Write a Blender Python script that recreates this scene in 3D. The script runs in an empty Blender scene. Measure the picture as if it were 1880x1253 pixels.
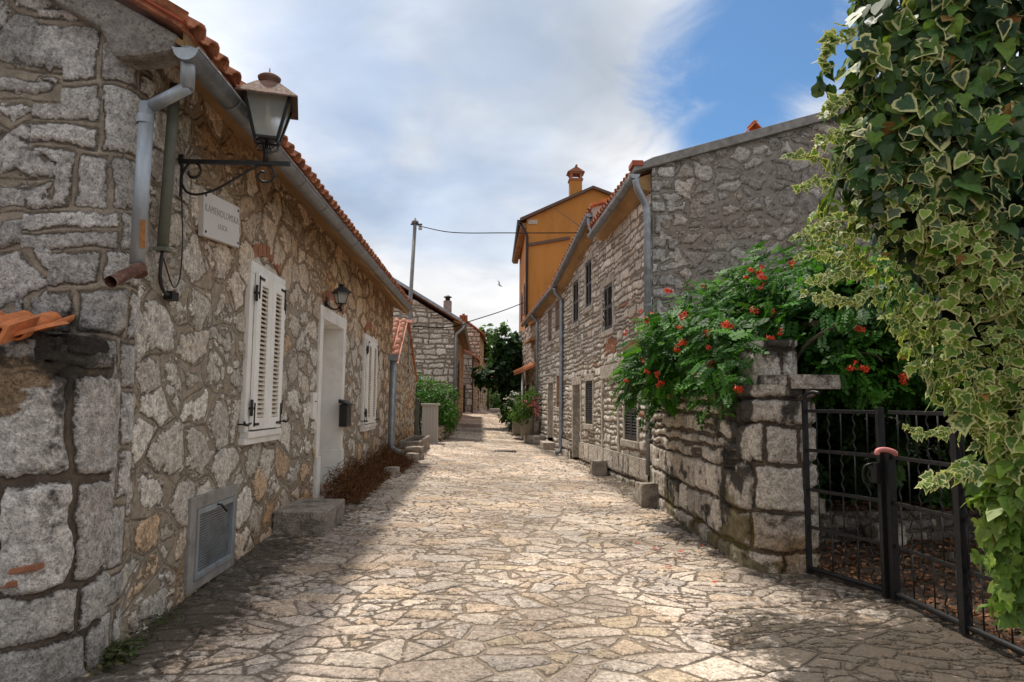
import bpy, math, random
import numpy as np
from mathutils import Vector, Matrix
random.seed(7); RNG=np.random.default_rng(7)
S=bpy.context.scene; COL=S.collection
PI=math.pi
# ------------------------------------------------------------------ camera
YAW,PITCH,ROLL=math.radians(2.42),math.radians(5.25),math.radians(0.55)
F_=Vector((math.sin(YAW)*math.cos(PITCH),math.cos(YAW)*math.cos(PITCH),math.sin(PITCH)))
R0=Vector((math.cos(YAW),-math.sin(YAW),0)); U0=R0.cross(F_)
R_=R0*math.cos(ROLL)+U0*math.sin(ROLL); U_=-R0*math.sin(ROLL)+U0*math.cos(ROLL)
CAM=Vector((0,0,1.5)); FPX=1253.
cd=bpy.data.cameras.new('camera'); co=bpy.data.objects.new('camera',cd); COL.objects.link(co)
m=Matrix((R_,U_,-F_)).transposed().to_4x4(); m.translation=CAM; co.matrix_world=m
cd.sensor_width=36; cd.lens=36*FPX/1880; cd.clip_end=2000; cd.clip_start=.05
S.camera=co
def at(x,y,X=None,Y=None,Z=None):          # point of the plane X=, Y= or Z= seen at photo pixel (x,y)
    d=F_+R_*((x-940)/FPX)-U_*((y-626.5)/FPX)
    t=(X-CAM.x)/d.x if X is not None else (Y-CAM.y)/d.y if Y is not None else (Z-CAM.z)/d.z
    return CAM+d*t
# ------------------------------------------------------------------ light
SUN_EL,SUN_AZ=math.radians(62),math.radians(20)     # azimuth from +Y towards -X
SD=Vector((-math.sin(SUN_AZ)*math.cos(SUN_EL),math.cos(SUN_AZ)*math.cos(SUN_EL),math.sin(SUN_EL)))
sl=bpy.data.lights.new('sun','SUN'); sl.energy=3.7; sl.angle=math.radians(3); sl.color=(1,.93,.82)
so=bpy.data.objects.new('sun',sl); COL.objects.link(so); so.rotation_euler=SD.to_track_quat('Z','Y').to_euler()
S.view_settings.view_transform='Standard'; S.view_settings.look='None'; S.view_settings.exposure=0.2; S.view_settings.gamma=1
W=bpy.data.worlds.new('World'); S.world=W; W.use_nodes=True
nt=W.node_tree; N=nt.nodes; L=nt.links; N.clear()
def wn(t,**k):
    n=N.new(t)
    for a,b in k.items(): setattr(n,a,b)
    return n
out=wn('ShaderNodeOutputWorld'); bg=wn('ShaderNodeBackground'); L.new(bg.outputs[0],out.inputs[0])
sky=wn('ShaderNodeTexSky',sky_type='NISHITA'); sky.sun_disc=False; sky.sun_elevation=SUN_EL; sky.sun_rotation=-SUN_AZ
sky.air_density=1.0; sky.dust_density=.6; sky.ozone_density=2.5
tc=wn('ShaderNodeTexCoord'); sep=wn('ShaderNodeSeparateXYZ'); L.new(tc.outputs['Generated'],sep.inputs[0])
def wmath(op,a,b=None,c=None,clamp=False):
    n=wn('ShaderNodeMath',operation=op,use_clamp=clamp)
    for i,v in enumerate((a,b,c)):
        if v is None: continue
        if isinstance(v,(int,float)): n.inputs[i].default_value=v
        else: L.new(v,n.inputs[i])
    return n.outputs[0]
# cloud layer: project the direction on a plane overhead
zz=wmath('MAXIMUM',sep.outputs[2],.0); zp=wmath('ADD',zz,.22)
cu=wmath('DIVIDE',sep.outputs[0],zp); cv=wmath('DIVIDE',sep.outputs[1],zp)
cmb=wn('ShaderNodeCombineXYZ'); L.new(cu,cmb.inputs[0]); L.new(cv,cmb.inputs[1])
def wnoise(scale,detail,rough,off=(0,0,0),dist=0):
    mp=wn('ShaderNodeMapping'); mp.inputs['Location'].default_value=off; L.new(cmb.outputs[0],mp.inputs[0])
    n=wn('ShaderNodeTexNoise'); n.inputs['Scale'].default_value=scale; n.inputs['Detail'].default_value=detail
    n.inputs['Roughness'].default_value=rough; n.inputs['Distortion'].default_value=dist; L.new(mp.outputs[0],n.inputs['Vector']); return n.outputs[0]
nA=wnoise(1.9,9,.55,(3.1,1.7,0),.5); nB=wnoise(.9,5,.5,(8.2,4.4,0)); nC=wnoise(3.0,9,.58,(1,9,0),.5)
def blob(x,y,rx,ry,seedn,namp):            # soft patch of sky around a direction
    d=(at(x,y,Y=10)-CAM).normalized(); zp_=max(d.z,0)+.22; ux,uy=d.x/zp_,d.y/zp_
    a=wmath('DIVIDE',wmath('SUBTRACT',cu,ux),rx); b=wmath('DIVIDE',wmath('SUBTRACT',cv,uy),ry)
    r=wmath('SQRT',wmath('ADD',wmath('MULTIPLY',a,a),wmath('MULTIPLY',b,b)))
    r=wmath('ADD',r,wmath('MULTIPLY',wmath('SUBTRACT',seedn,.5),namp))
    n=wn('ShaderNodeMapRange',interpolation_type='SMOOTHSTEP'); L.new(r,n.inputs[0])
    n.inputs[1].default_value=1.25; n.inputs[2].default_value=.35; n.inputs[3].default_value=0; n.inputs[4].default_value=1
    return n.outputs[0]
hole=wmath('MAXIMUM',blob(1400,130,.24,.42,nC,2.4),wmath('MAXIMUM',blob(1330,225,.15,.20,nC,1.4),wmath('MULTIPLY',blob(1520,30,.30,.30,nC,2.2),.7)))
grey=wmath('MAXIMUM',wmath('MULTIPLY',blob(620,170,.24,.50,nC,1.8),.95),wmath('MAXIMUM',wmath('MULTIPLY',blob(900,60,.22,.25,nC,1.6),.45),wmath('MULTIPLY',blob(840,400,.5,.5,nC,2.0),.6)))
cover=wmath('MULTIPLY',wmath('SUBTRACT',1.0,wmath('MULTIPLY',hole,.97)),wmath('SUBTRACT',1.0,wmath('MULTIPLY',grey,.42)),clamp=True)
ramp=wn('ShaderNodeValToRGB'); L.new(nB,ramp.inputs[0])
ramp.color_ramp.elements[0].position=.36; ramp.color_ramp.elements[0].color=(.52,.58,.67,1)
ramp.color_ramp.elements[1].position=.60; ramp.color_ramp.elements[1].color=(1.0,1.0,1.01,1)
r2=wn('ShaderNodeMapRange'); L.new(nA,r2.inputs[0]); r2.inputs[1].default_value=.3; r2.inputs[2].default_value=.7; r2.inputs[3].default_value=.78; r2.inputs[4].default_value=1.12
hs=wn('ShaderNodeVectorMath',operation='SCALE'); L.new(ramp.outputs[0],hs.inputs[0]); hz=wn('ShaderNodeMapRange'); L.new(sep.outputs[2],hz.inputs[0]); hz.inputs[1].default_value=.02; hz.inputs[2].default_value=.38; hz.inputs[3].default_value=.80; hz.inputs[4].default_value=1.03
L.new(wmath('MULTIPLY',r2.outputs[0],hz.outputs[0]),hs.inputs['Scale'])
sk=wn('ShaderNodeVectorMath',operation='MULTIPLY'); L.new(sky.outputs[0],sk.inputs[0]); sk.inputs[1].default_value=(.060,.090,.108)
mx=wn('ShaderNodeMix',data_type='RGBA'); L.new(cover,mx.inputs[0]); L.new(sk.outputs[0],mx.inputs[6]); L.new(hs.outputs[0],mx.inputs[7])
L.new(mx.outputs[2],bg.inputs[0]); bg.inputs[1].default_value=1.0
# ------------------------------------------------------------------ numpy noise
_T=RNG.random((256,256))
def vn(x,y,s=0):
    x=np.asarray(x,float)+s*17.31; y=np.asarray(y,float)+s*9.77
    xi=np.floor(x).astype(int); yi=np.floor(y).astype(int); fx=x-xi; fy=y-yi
    fx=fx*fx*(3-2*fx); fy=fy*fy*(3-2*fy); a=xi&255; b=yi&255; a1=(a+1)&255; b1=(b+1)&255
    return (_T[a,b]*(1-fx)+_T[a1,b]*fx)*(1-fy)+(_T[a,b1]*(1-fx)+_T[a1,b1]*fx)*fy
def fbm(x,y,s=0,o=4,r=.5):
    t=0;w=1;n=0
    for i in range(o): t=t+w*vn(x*2**i,y*2**i,s+i*3.7); n+=w; w*=r
    return t/n
def sst(a,b,x):
    t=np.clip((x-a)/(b-a),0,1); return t*t*(3-2*t)
def hsh(i,j,k=0):
    return _T[(i*37+j*101+k*53+((i*j)&63)*7)&255,(j*29+i*71+k*97)&255]
# cells: irregular (Voronoi) -> edge distance, id pair
def voro(u,v,cw,ch,jit=.85,drop=.18,warp=.04,seed=0,stagger=True,off=False):
    u=u+(fbm(u/.35,v/.35,seed+1,3)-.5)*2*warp; v=v+(fbm(u/.35,v/.35,seed+5,3)-.5)*2*warp
    j0=np.floor(v/ch).astype(int)
    def seedp(i,j):
        off=np.where((j&1)==0,0,.5) if stagger else 0
        sx=(i+off+.5+(hsh(i,j,seed+11)-.5)*jit)*cw; sy=(j+.5+(hsh(i,j,seed+23)-.5)*jit)*ch
        dead=hsh(i,j,seed+31)<drop
        return np.where(dead,1e4,sx),sy
    i0=np.floor(u/cw).astype(int)
    best=np.full(u.shape,1e9); bx=np.zeros(u.shape); by=np.zeros(u.shape); bi=np.zeros(u.shape,int); bj=np.zeros(u.shape,int)
    for dj in (-2,-1,0,1,2):
        for di in (-2,-1,0,1,2):
            i=i0+di; j=j0+dj; sx,sy=seedp(i,j); d=((sx-u)/cw)**2+((sy-v)/ch)**2
            k=d<best; best=np.where(k,d,best); bx=np.where(k,sx,bx); by=np.where(k,sy,by); bi=np.where(k,i,bi); bj=np.where(k,j,bj)
    e=np.full(u.shape,1e9)
    for dj in (-2,-1,0,1,2):
        for di in (-2,-1,0,1,2):
            i=i0+di; j=j0+dj; sx,sy=seedp(i,j)
            # bisector in scaled metric, distance converted back to metres
            ax,ay=(sx-bx)/cw,(sy-by)/ch; dd=np.hypot(ax,ay)+1e-9
            q=(((sx+bx)/2-u)/cw*ax+((sy+by)/2-v)/ch*ay)/dd
            gr=np.hypot(ax/dd/cw,ay/dd/ch)
            e=np.where(dd<1e-6,e,np.minimum(e,q/gr))
    return (e,bi,bj,u-bx,v-by) if off else (e,bi,bj)
# coursed masonry: rows of random heights, stones of random widths
def courses(u,v,rh,cw,warp=.03,seed=0,split=.3,rnd=.03):
    r=np.random.default_rng(seed+5)
    u=u+(fbm(u/.22,v/.22,seed+1,3)-.5)*2*warp; v=v+(fbm(u/.3,v/.3,seed+5,3)-.5)*2*warp
    vmin=float(v.min())-.5; rows=[vmin]
    while rows[-1]<float(v.max())+.6: rows.append(rows[-1]+rh*r.uniform(.6,1.45))
    rows=np.array(rows); ri=np.clip(np.searchsorted(rows,v)-1,0,len(rows)-2)
    dv=np.minimum(v-rows[ri],rows[ri+1]-v); vb=rows[ri]; vt=rows[ri+1]
    umin,umax=float(u.min())-.5,float(u.max())+.6
    e=np.zeros(u.shape); ci=np.zeros(u.shape,int); rr=ri.copy()
    for k in np.unique(ri):
        m_=ri==k; c=[umin-r.uniform(0,.3)]; h=rows[k+1]-rows[k]
        while c[-1]<umax: c.append(c[-1]+max(.07,cw*r.uniform(.45,1.7)))
        c=np.array(c); cc=np.clip(np.searchsorted(c,u[m_])-1,0,len(c)-2)
        dx=np.minimum(u[m_]-c[cc],c[cc+1]-u[m_]); dy=dv[m_].copy()
        sp=r.random(len(c))<split; mid=(vb[m_]+vt[m_])/2+(r.random(len(c))[cc]-.5)*h*.3
        s=sp[cc]&(h>rh*.85); dy=np.where(s,np.minimum(dy,np.abs(v[m_]-mid)),dy)
        cid=cc*2+np.where(s&(v[m_]>mid),1,0)
        ee=rnd-np.hypot(np.maximum(rnd-dx,0),np.maximum(rnd-dy,0)); ee=np.where((dx>rnd)&(dy>rnd),np.minimum(dx,dy),ee)
        e[m_]=ee; ci[m_]=cid
    return e,ci,rr
def pal(cols,i,j,seed=0,var=.12):
    cols=np.array(cols); k=(hsh(i,j,seed+3)*len(cols)*.9999).astype(int)
    c=cols[k]; b=1+(hsh(i,j,seed+7)-.5)*2*var
    return c*b[...,None]
# ------------------------------------------------------------------ mesh from numpy
def np_mesh(name,V,faces,attrs=None,smooth=True):
    faces=np.asarray(faces); n=faces.shape[1]; me=bpy.data.meshes.new(name)
    me.vertices.add(len(V)); me.vertices.foreach_set('co',np.asarray(V,dtype=np.float32).ravel())
    me.loops.add(faces.size); me.loops.foreach_set('vertex_index',faces.ravel().astype(np.int32))
    me.polygons.add(len(faces)); me.polygons.foreach_set('loop_start',(np.arange(len(faces))*n).astype(np.int32))
    try: me.polygons.foreach_set('loop_total',np.full(len(faces),n,dtype=np.int32))
    except Exception: pass
    me.polygons.foreach_set('use_smooth',np.full(len(faces),smooth))
    me.update(calc_edges=True)
    for k,a in (attrs or {}).items():
        a=np.asarray(a,dtype=np.float32)
        if a.ndim==1:
            t=me.attributes.new(k,'FLOAT','POINT'); t.data.foreach_set('value',a)
        else:
            t=me.attributes.new(k,'FLOAT_COLOR','POINT'); c=np.ones((len(a),4),np.float32); c[:,:3]=a; t.data.foreach_set('color',c.ravel())
    return me
def link(me_or_name,me=None,mat=None,parent=None,base=None):
    o=bpy.data.objects.new(me_or_name,me); COL.objects.link(o)
    if mat is not None: me.materials.append(mat)
    if parent is not None: o.parent=parent
    return o
def wpos(parent):
    p=Vector((0,0,0))
    while parent is not None: p=p+parent.location; parent=parent.parent
    return p
def thing(name,label,cat,loc=(0,0,0),group=None,rz=0):
    o=bpy.data.objects.new(name,None); COL.objects.link(o); o.location=loc; o.rotation_euler=(0,0,rz); o.empty_display_size=.1
    o['label']=label; o['category']=cat
    if group: o['group']=group
    return o
def tag(o,label=None,cat=None,group=None,kind=None):
    if label: o['label']=label
    if cat: o['category']=cat
    if group: o['group']=group
    if kind: o['kind']=kind
    return o
def dup(root,loc,label=None,rz=None,scale=None):
    def cp(o,par):
        c=o.copy(); COL.objects.link(c); c.parent=par
        for ch in list(o.children): cp(ch,c)
        return c
    r=cp(root,None); r.location=loc
    if rz is not None: r.rotation_euler=(0,0,rz)
    if scale is not None: r.scale=scale
    if label: r['label']=label
    return r
class MB:
    def __init__(s): s.v=[]; s.f=[]; s.sm=[]
    def add(s,vs,fs,sm=False):
        n=len(s.v); s.v+= [tuple(v) for v in vs]; s.f+=[tuple(i+n for i in f) for f in fs]; s.sm+=[sm]*len(fs); return s
    def box(s,x0,x1,y0,y1,z0,z1):
        return s.add([(x,y,z) for z in (z0,z1) for y in (y0,y1) for x in (x0,x1)],[(0,2,3,1),(4,5,7,6),(0,1,5,4),(2,6,7,3),(0,4,6,2),(1,3,7,5)])
    def obox(s,c,ax,ay,az):                # oriented box: centre and three half-axis vectors
        c,ax,ay,az=map(Vector,(c,ax,ay,az))
        return s.add([c+ax*i+ay*j+az*k for k in (-1,1) for j in (-1,1) for i in (-1,1)],[(0,2,3,1),(4,5,7,6),(0,1,5,4),(2,6,7,3),(0,4,6,2),(1,3,7,5)])
    def bar(s,a,b,w,h=None):
        a,b=Vector(a),Vector(b); d=(b-a); L_=d.length; d.normalize(); h=h or w
        up=Vector((0,0,1)) if abs(d.z)<.9 else Vector((0,1,0)); x=d.cross(up).normalized(); y=x.cross(d)
        return s.obox((a+b)/2,x*w/2,d*L_/2,y*h/2)
    def tube(s,pts,r,seg=10,cap=True,arc=None):
        pts=[Vector(p) for p in pts]; rs=r if isinstance(r,(list,tuple)) else [r]*len(pts); n=len(s.v)
        T=(pts[1]-pts[0]).normalized(); up=Vector((0,0,1)) if abs(T.z)<.95 else Vector((1,0,0)); X=T.cross(up).normalized()
        for i,p in enumerate(pts):
            T=(pts[min(i+1,len(pts)-1)]-pts[max(i-1,0)]).normalized(); X=(X-T*X.dot(T)).normalized(); Y=T.cross(X)
            for k in range(seg):
                a=2*PI*k/seg; s.v.append(tuple(p+(X*math.cos(a)+Y*math.sin(a))*rs[i]))
        for i in range(len(pts)-1):
            for k in range(seg):
                s.f.append((n+i*seg+k,n+i*seg+(k+1)%seg,n+(i+1)*seg+(k+1)%seg,n+(i+1)*seg+k)); s.sm.append(True)
        if cap:
            s.f.append(tuple(n+k for k in range(seg))[::-1]); s.f.append(tuple(n+(len(pts)-1)*seg+k for k in range(seg))); s.sm+=[False,False]
        return s
    def lathe(s,prof,c,seg=16,axis=None):
        c=Vector(c); n=len(s.v)
        for r,z in prof:
            for k in range(seg):
                a=2*PI*k/seg; s.v.append((c.x+r*math.cos(a),c.y+r*math.sin(a),c.z+z))
        for i in range(len(prof)-1):
            for k in range(seg):
                s.f.append((n+i*seg+k,n+i*seg+(k+1)%seg,n+(i+1)*seg+(k+1)%seg,n+(i+1)*seg+k)); s.sm.append(True)
        return s
    def prism(s,poly,ext):
        ext=Vector(ext); p=[Vector(q) for q in poly]; n=len(p)
        return s.add(p+[q+ext for q in p],[tuple(range(n))[::-1],tuple(range(n,2*n))]+[(i,(i+1)%n,n+(i+1)%n,n+i) for i in range(n)])
    def trough(s,a,b,r,th=.006,seg=10,ends=True):   # half-round gutter, open on top
        a,b=Vector(a),Vector(b); d=(b-a).normalized(); x=d.cross(Vector((0,0,1))).normalized(); n=len(s.v); K=seg+1
        for p in (a,b):
            for rr in (r,r-th):
                for k in range(K):
                    t=PI+PI*k/seg; s.v.append(tuple(p+x*math.cos(t)*rr+Vector((0,0,1))*math.sin(t)*rr))
        for k in range(seg):
            s.f.append((n+k,n+k+1,n+2*K+k+1,n+2*K+k)); s.sm.append(True)
            s.f.append((n+K+k,n+3*K+k,n+3*K+k+1,n+K+k+1)); s.sm.append(True)
        for k in (0,seg): s.f.append((n+k,n+2*K+k,n+3*K+k,n+K+k)); s.sm.append(False)
        if ends:
            s.f.append(tuple(n+k for k in range(K))); s.f.append(tuple(n+2*K+k for k in range(K))); s.sm+=[False,False]
        return s
    def build(s,name,mat,parent=None,bevel=0,seg=2):
        o=wpos(parent); me=bpy.data.meshes.new(name)
        me.from_pydata([(v[0]-o.x,v[1]-o.y,v[2]-o.z) for v in s.v],[],s.f); me.polygons.foreach_set('use_smooth',s.sm); me.update()
        ob=link(name,me,mat,parent)
        if bevel:
            b=ob.modifiers.new('bevel','BEVEL'); b.width=bevel; b.segments=seg; b.limit_method='ANGLE'; b.angle_limit=math.radians(50)
        return ob
def smooth_path(pts,n=6):
    P=[Vector(p) for p in pts]; P=[P[0]*2-P[1]]+P+[P[-1]*2-P[-2]]; out=[]
    for i in range(1,len(P)-2):
        for k in range(n):
            t=k/n; a,b,c,d=P[i-1:i+3]
            out.append(.5*((2*b)+(c-a)*t+(2*a-5*b+4*c-d)*t*t+(3*b-a-3*c+d)*t**3))
    out.append(P[-2]); return out
# ------------------------------------------------------------------ materials
def newmat(name):
    m=bpy.data.materials.new(name); m.use_nodes=True; nt=m.node_tree; b=nt.nodes['Principled BSDF']; return m,nt,b
class NB:
    def __init__(s,nt): s.nt=nt
    def n(s,t,**k):
        x=s.nt.nodes.new(t)
        for a,b in k.items(): setattr(x,a,b)
        return x
    def put(s,v,inp):
        if isinstance(v,(int,float)): inp.default_value=v
        elif isinstance(v,(tuple,list)): inp.default_value=tuple(v)+((1,) if len(v)==3 and len(inp.default_value)==4 else ())
        else: s.nt.links.new(v,inp)
    def math(s,op,a,b=None,clamp=False):
        x=s.n('ShaderNodeMath',operation=op,use_clamp=clamp); s.put(a,x.inputs[0])
        if b is not None: s.put(b,x.inputs[1])
        return x.outputs[0]
    def mix(s,f,a,b,bt='MIX'):
        x=s.n('ShaderNodeMix',data_type='RGBA',blend_type=bt); s.put(f,x.inputs[0]); s.put(a,x.inputs[6]); s.put(b,x.inputs[7]); return x.outputs[2]
    def mr(s,v,a,b,c=0,d=1,smooth=False):
        x=s.n('ShaderNodeMapRange'); 
        if smooth: x.interpolation_type='SMOOTHSTEP'
        s.put(v,x.inputs[0]); 
        for i,q in enumerate((a,b,c,d)): s.put(q,x.inputs[i+1])
        return x.outputs[0]
    def co(s,scale=(1,1,1)):
        t=s.n('ShaderNodeTexCoord'); mp=s.n('ShaderNodeMapping'); s.put(t.outputs['Object'],mp.inputs[0]); mp.inputs['Scale'].default_value=scale; return mp.outputs[0]
    def noise(s,vec,scale,detail=4,rough=.55,dist=0):
        x=s.n('ShaderNodeTexNoise'); s.put(vec,x.inputs['Vector']); x.inputs['Scale'].default_value=scale; x.inputs['Detail'].default_value=detail
        x.inputs['Roughness'].default_value=rough; x.inputs['Distortion'].default_value=dist; return x.outputs[0]
    def attr(s,name,o='Fac'):
        x=s.n('ShaderNodeAttribute'); x.attribute_name=name; return x.outputs[o]
    def bump(s,h,strength,dist,nrm=None):
        x=s.n('ShaderNodeBump'); s.put(h,x.inputs['Height']); x.inputs['Strength'].default_value=strength; x.inputs['Distance'].default_value=dist
        if nrm is not None: s.put(nrm,x.inputs['Normal'])
        return x.outputs[0]
def stone_mat(name,mortar=(.24,.2,.16),groove=(.075,.058,.042),amp=.012,rough_bump=.012,dark=(.035,.03,.024),ochre=(.30,.13,.04),moss=(.10,.09,.02),fine=45,soft=.006,contrast=1.0,rv=1.0):
    m,nt,b=newmat(name); q=NB(nt); c=q.co()
    n_e=q.noise(c,fine,4,.65); n_m=q.noise(c,7,4,.6); n_f=q.noise(c,fine*2.2,5,.7); n_r=q.noise(c,15,9,.72)
    e=q.math('ADD',q.attr('e'),q.math('ADD',q.math('MULTIPLY',q.math('SUBTRACT',n_e,.5),amp*2),q.math('MULTIPLY',q.math('SUBTRACT',n_r,.5),amp*5)))
    mask=q.mr(e,-soft,soft,0,1,True)
    sc=q.attr('scol','Color')
    v=q.math('MULTIPLY',q.mr(n_r,.34,.60,1.08-.42*rv,1.08+.42*rv),q.mr(n_e,.38,.62,1-.26*contrast,1+.2*contrast))
    st=q.n('ShaderNodeVectorMath',operation='SCALE'); q.put(sc,st.inputs[0]); q.put(v,st.inputs['Scale'])
    pits=q.math('MULTIPLY',q.mr(n_f,.38,.47,.45,1.04),q.mr(q.noise(c,fine*.62,3,.5),.30,.40,.55,1))  # dirty pits, darkened in the colour in place of weak bump shading
    st2=q.n('ShaderNodeVectorMath',operation='SCALE'); q.put(st.outputs[0],st2.inputs[0]); q.put(pits,st2.inputs['Scale'])
    mo=q.n('ShaderNodeVectorMath',operation='SCALE'); mo.inputs[0].default_value=mortar; q.put(q.math('MULTIPLY',q.math('MULTIPLY',q.mr(n_f,.38,.62,.78,1.16),q.mr(n_r,.38,.6,.82,1.14)),q.mr(n_m,.35,.65,.8,1.15)),mo.inputs['Scale'])
    col=q.mix(mask,mo.outputs[0],st2.outputs[0])
    g=q.math('MULTIPLY',q.attr('gr'),q.mr(n_m,.35,.6,.55,1)); col=q.mix(g,col,groove)
    x=q.n('ShaderNodeSeparateColor'); q.put(q.attr('stain','Color'),x.inputs[0])
    n_s=q.noise(c,11,6,.7)
    def stain(col,s,tint,k):
        f=q.mr(q.math('ADD',s,q.math('MULTIPLY',q.math('SUBTRACT',n_s,.5),1.3)),.42,.75,0,k,True)
        f=q.math('MULTIPLY',f,q.mr(s,.02,.2,0,1)); return q.mix(f,col,tint)
    col=q.mix(q.math('MULTIPLY',x.outputs[1],q.mr(n_s,.25,.75,.35,1)),col,q.mix(1,col,(.92,.60,.30),'MULTIPLY'))
    col=stain(col,x.outputs[2],moss,.8); col=stain(col,x.outputs[0],dark,.9)
    q.put(col,b.inputs['Base Color']); b.inputs['Roughness'].default_value=.9; b.inputs['Specular IOR Level'].default_value=.25
    h=q.math('ADD',q.math('MULTIPLY',n_e,q.mr(mask,0,1,.35,1.0)),q.math('MULTIPLY',n_f,.45)); h=q.math('ADD',h,q.math('MULTIPLY',n_r,q.mr(mask,0,1,.7,3.0))); h=q.math('ADD',h,q.math('MULTIPLY',mask,.35)); h=q.math('SUBTRACT',h,q.math('MULTIPLY',g,.5))
    q.put(q.bump(h,1.0,rough_bump),b.inputs['Normal']); return m
def simple(name,col,rough=.6,metal=0,var=.15,scale=12,bump=.0,stretch=(1,1,1),spec=.5,dirt=None,dirtk=.5,col2=None):
    m,nt,b=newmat(name); q=NB(nt); c=q.co(stretch); n=q.noise(c,scale,6,.6); n2=q.noise(c,scale*5,4,.6)
    a=q.mix(q.mr(n,.3,.7),tuple(x*(1-var) for x in col),tuple(min(1,x*(1+var)) for x in (col2 or col)))
    if dirt: a=q.mix(q.mr(q.noise(q.co(stretch),scale*.6,7,.7),.5,.68,0,dirtk),a,dirt)
    q.put(a,b.inputs['Base Color']); b.inputs['Roughness'].default_value=rough; b.inputs['Metallic'].default_value=metal; b.inputs['Specular IOR Level'].default_value=spec
    q.put(q.mr(n2,.3,.7,max(0,rough-.12),min(1,rough+.12)),b.inputs['Roughness'])
    if bump: q.put(q.bump(q.math('ADD',n,n2),1,bump),b.inputs['Normal'])
    return m
M={}
M['wall_left']=stone_mat('mortared rubble',mortar=(.33,.27,.205),amp=.018,rough_bump=.016)
M['gable_left']=stone_mat('grey rubble',mortar=(.27,.24,.21),amp=.014,rough_bump=.02)
M['old']=stone_mat('old block masonry',mortar=(.13,.10,.075),amp=.012,rough_bump=.02)
M['right']=stone_mat('pale coursed masonry',mortar=(.30,.24,.18),amp=.012,rough_bump=.012)
M['gable_right']=stone_mat('grey plastered rubble',mortar=(.30,.26,.22),amp=.02,rough_bump=.022)
M['garden']=stone_mat('weathered garden masonry',mortar=(.13,.10,.07),amp=.014,rough_bump=.025,moss=(.13,.10,.02))
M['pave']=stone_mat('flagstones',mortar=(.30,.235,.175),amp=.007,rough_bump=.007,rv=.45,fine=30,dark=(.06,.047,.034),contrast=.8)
M['plain']=stone_mat('plain render',mortar=(.30,.26,.22),amp=.0,rough_bump=.006)
M['zinc']=simple('zinc',(.27,.29,.31),.42,.55,.25,7,.002,dirt=(.12,.10,.08),dirtk=.4)
M['zinc_old']=simple('streaked zinc',(.30,.33,.36),.5,.4,.3,9,.003,(1,1,.25),dirt=(.22,.19,.12),dirtk=.5)
M['pole']=simple('weathered steel pole',(.17,.16,.155),.6,.2,.25,9,.001)
M['green_pipe']=simple('grey green pipe',(.11,.115,.085),.6,0,.2,9)
M['rust']=simple('rusty brown paint',(.10,.035,.02),.75,0,.4,25,.003,dirt=(.35,.28,.22),dirtk=.5)
M['orange_rust']=simple('orange rust',(.30,.12,.03),.9,0,.4,30,.003)
M['iron']=simple('black iron',(.018,.016,.016),.5,.3,.3,30,.001)
M['gate']=simple('painted black steel',(.010,.010,.011),.5,.0,.4,20,.001,dirt=(.04,.034,.03),dirtk=.3,spec=.35)
M['white']=simple('white lacquered wood',(.82,.80,.76),.5,0,.05,3,0,dirt=(.52,.47,.40),dirtk=.35)
M['cream']=simple('cream slats',(.62,.54,.42),.55,0,.06,5)
M['lichen']=simple('black lichen crust',(.045,.038,.032),.95,0,.4,14,.02)
M['frame']=simple('white stone trim',(.74,.71,.67),.8,0,.08,4,.002,dirt=(.42,.38,.32),dirtk=.4)
M['soffit']=simple('stained soffit',(.34,.20,.085),.85,0,.3,4,.004,(1,.4,1),dirt=(.16,.09,.045),dirtk=.6)
M['tile']=simple('terracotta tile',(.32,.105,.055),.85,0,.35,9,.004,dirt=(.13,.07,.05),dirtk=.6,col2=(.5,.2,.1))
M['tile_pink']=simple('pale terracotta tile',(.55,.25,.17),.85,0,.25,8,.004,dirt=(.3,.15,.1),dirtk=.5)
M['tile_orange']=simple('orange terracotta tile',(.55,.18,.06),.85,0,.25,14,.004,dirt=(.2,.08,.04),dirtk=.6)
M['verge']=simple('red verge board',(.38,.08,.035),.7,0,.2,5,.003)
M['concrete']=simple('grey concrete',(.25,.23,.21),.9,0,.25,8,.006,dirt=(.09,.08,.07),dirtk=.6)
M['step']=simple('worn stone block',(.33,.29,.24),.9,0,.3,10,.008,dirt=(.07,.06,.045),dirtk=.8)
M['steplight']=simple('pale stone slab',(.46,.39,.31),.85,0,.2,8,.006,dirt=(.25,.19,.13),dirtk=.5)
M['lintel']=simple('dressed stone',(.40,.35,.29),.9,0,.15,10,.006,dirt=(.2,.16,.12),dirtk=.5)
M['brick']=simple('old brick',(.30,.12,.06),.9,0,.3,20,.008)
M['copper']=simple('oxidised copper',(.15,.08,.055),.85,.0,.35,9,.002,dirt=(.10,.11,.09),dirtk=.6)
M['shutter']=simple('dark painted shutter',(.028,.024,.02),.55,0,.3,14,.001)
M['shutter_brown']=simple('brown wooden shutter',(.10,.05,.03),.6,0,.3,10,.002,(6,6,.5))
M['wood']=simple('orange brown shutter',(.20,.085,.03),.6,0,.3,10,.002,(6,6,.5))
M['door_grey']=simple('grey wooden door',(.23,.21,.19),.7,0,.2,8,.002,(6,6,.5))
M['plank']=simple('weathered planks',(.33,.28,.23),.85,0,.25,9,.004,(8,8,.6),dirt=(.18,.14,.1),dirtk=.5)
M['orange']=simple('ochre render',(.42,.175,.035),.9,0,.12,.9,.004,(1,1,.35),dirt=(.28,.11,.025),dirtk=.7)
M['plaster']=simple('rough plaster',(.42,.37,.31),.95,0,.15,3,.01,dirt=(.28,.23,.18),dirtk=.4)
M['cabinet']=simple('pale cabinet plastic',(.50,.45,.40),.6,0,.04,2)
M['pot']=simple('aggregate pot',(.27,.22,.16),.95,0,.4,60,.012)
M['soil']=simple('soil',(.06,.04,.025),.95,0,.4,20,.01)
M['bark']=simple('bark',(.12,.09,.06),.95,0,.4,14,.01)
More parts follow.
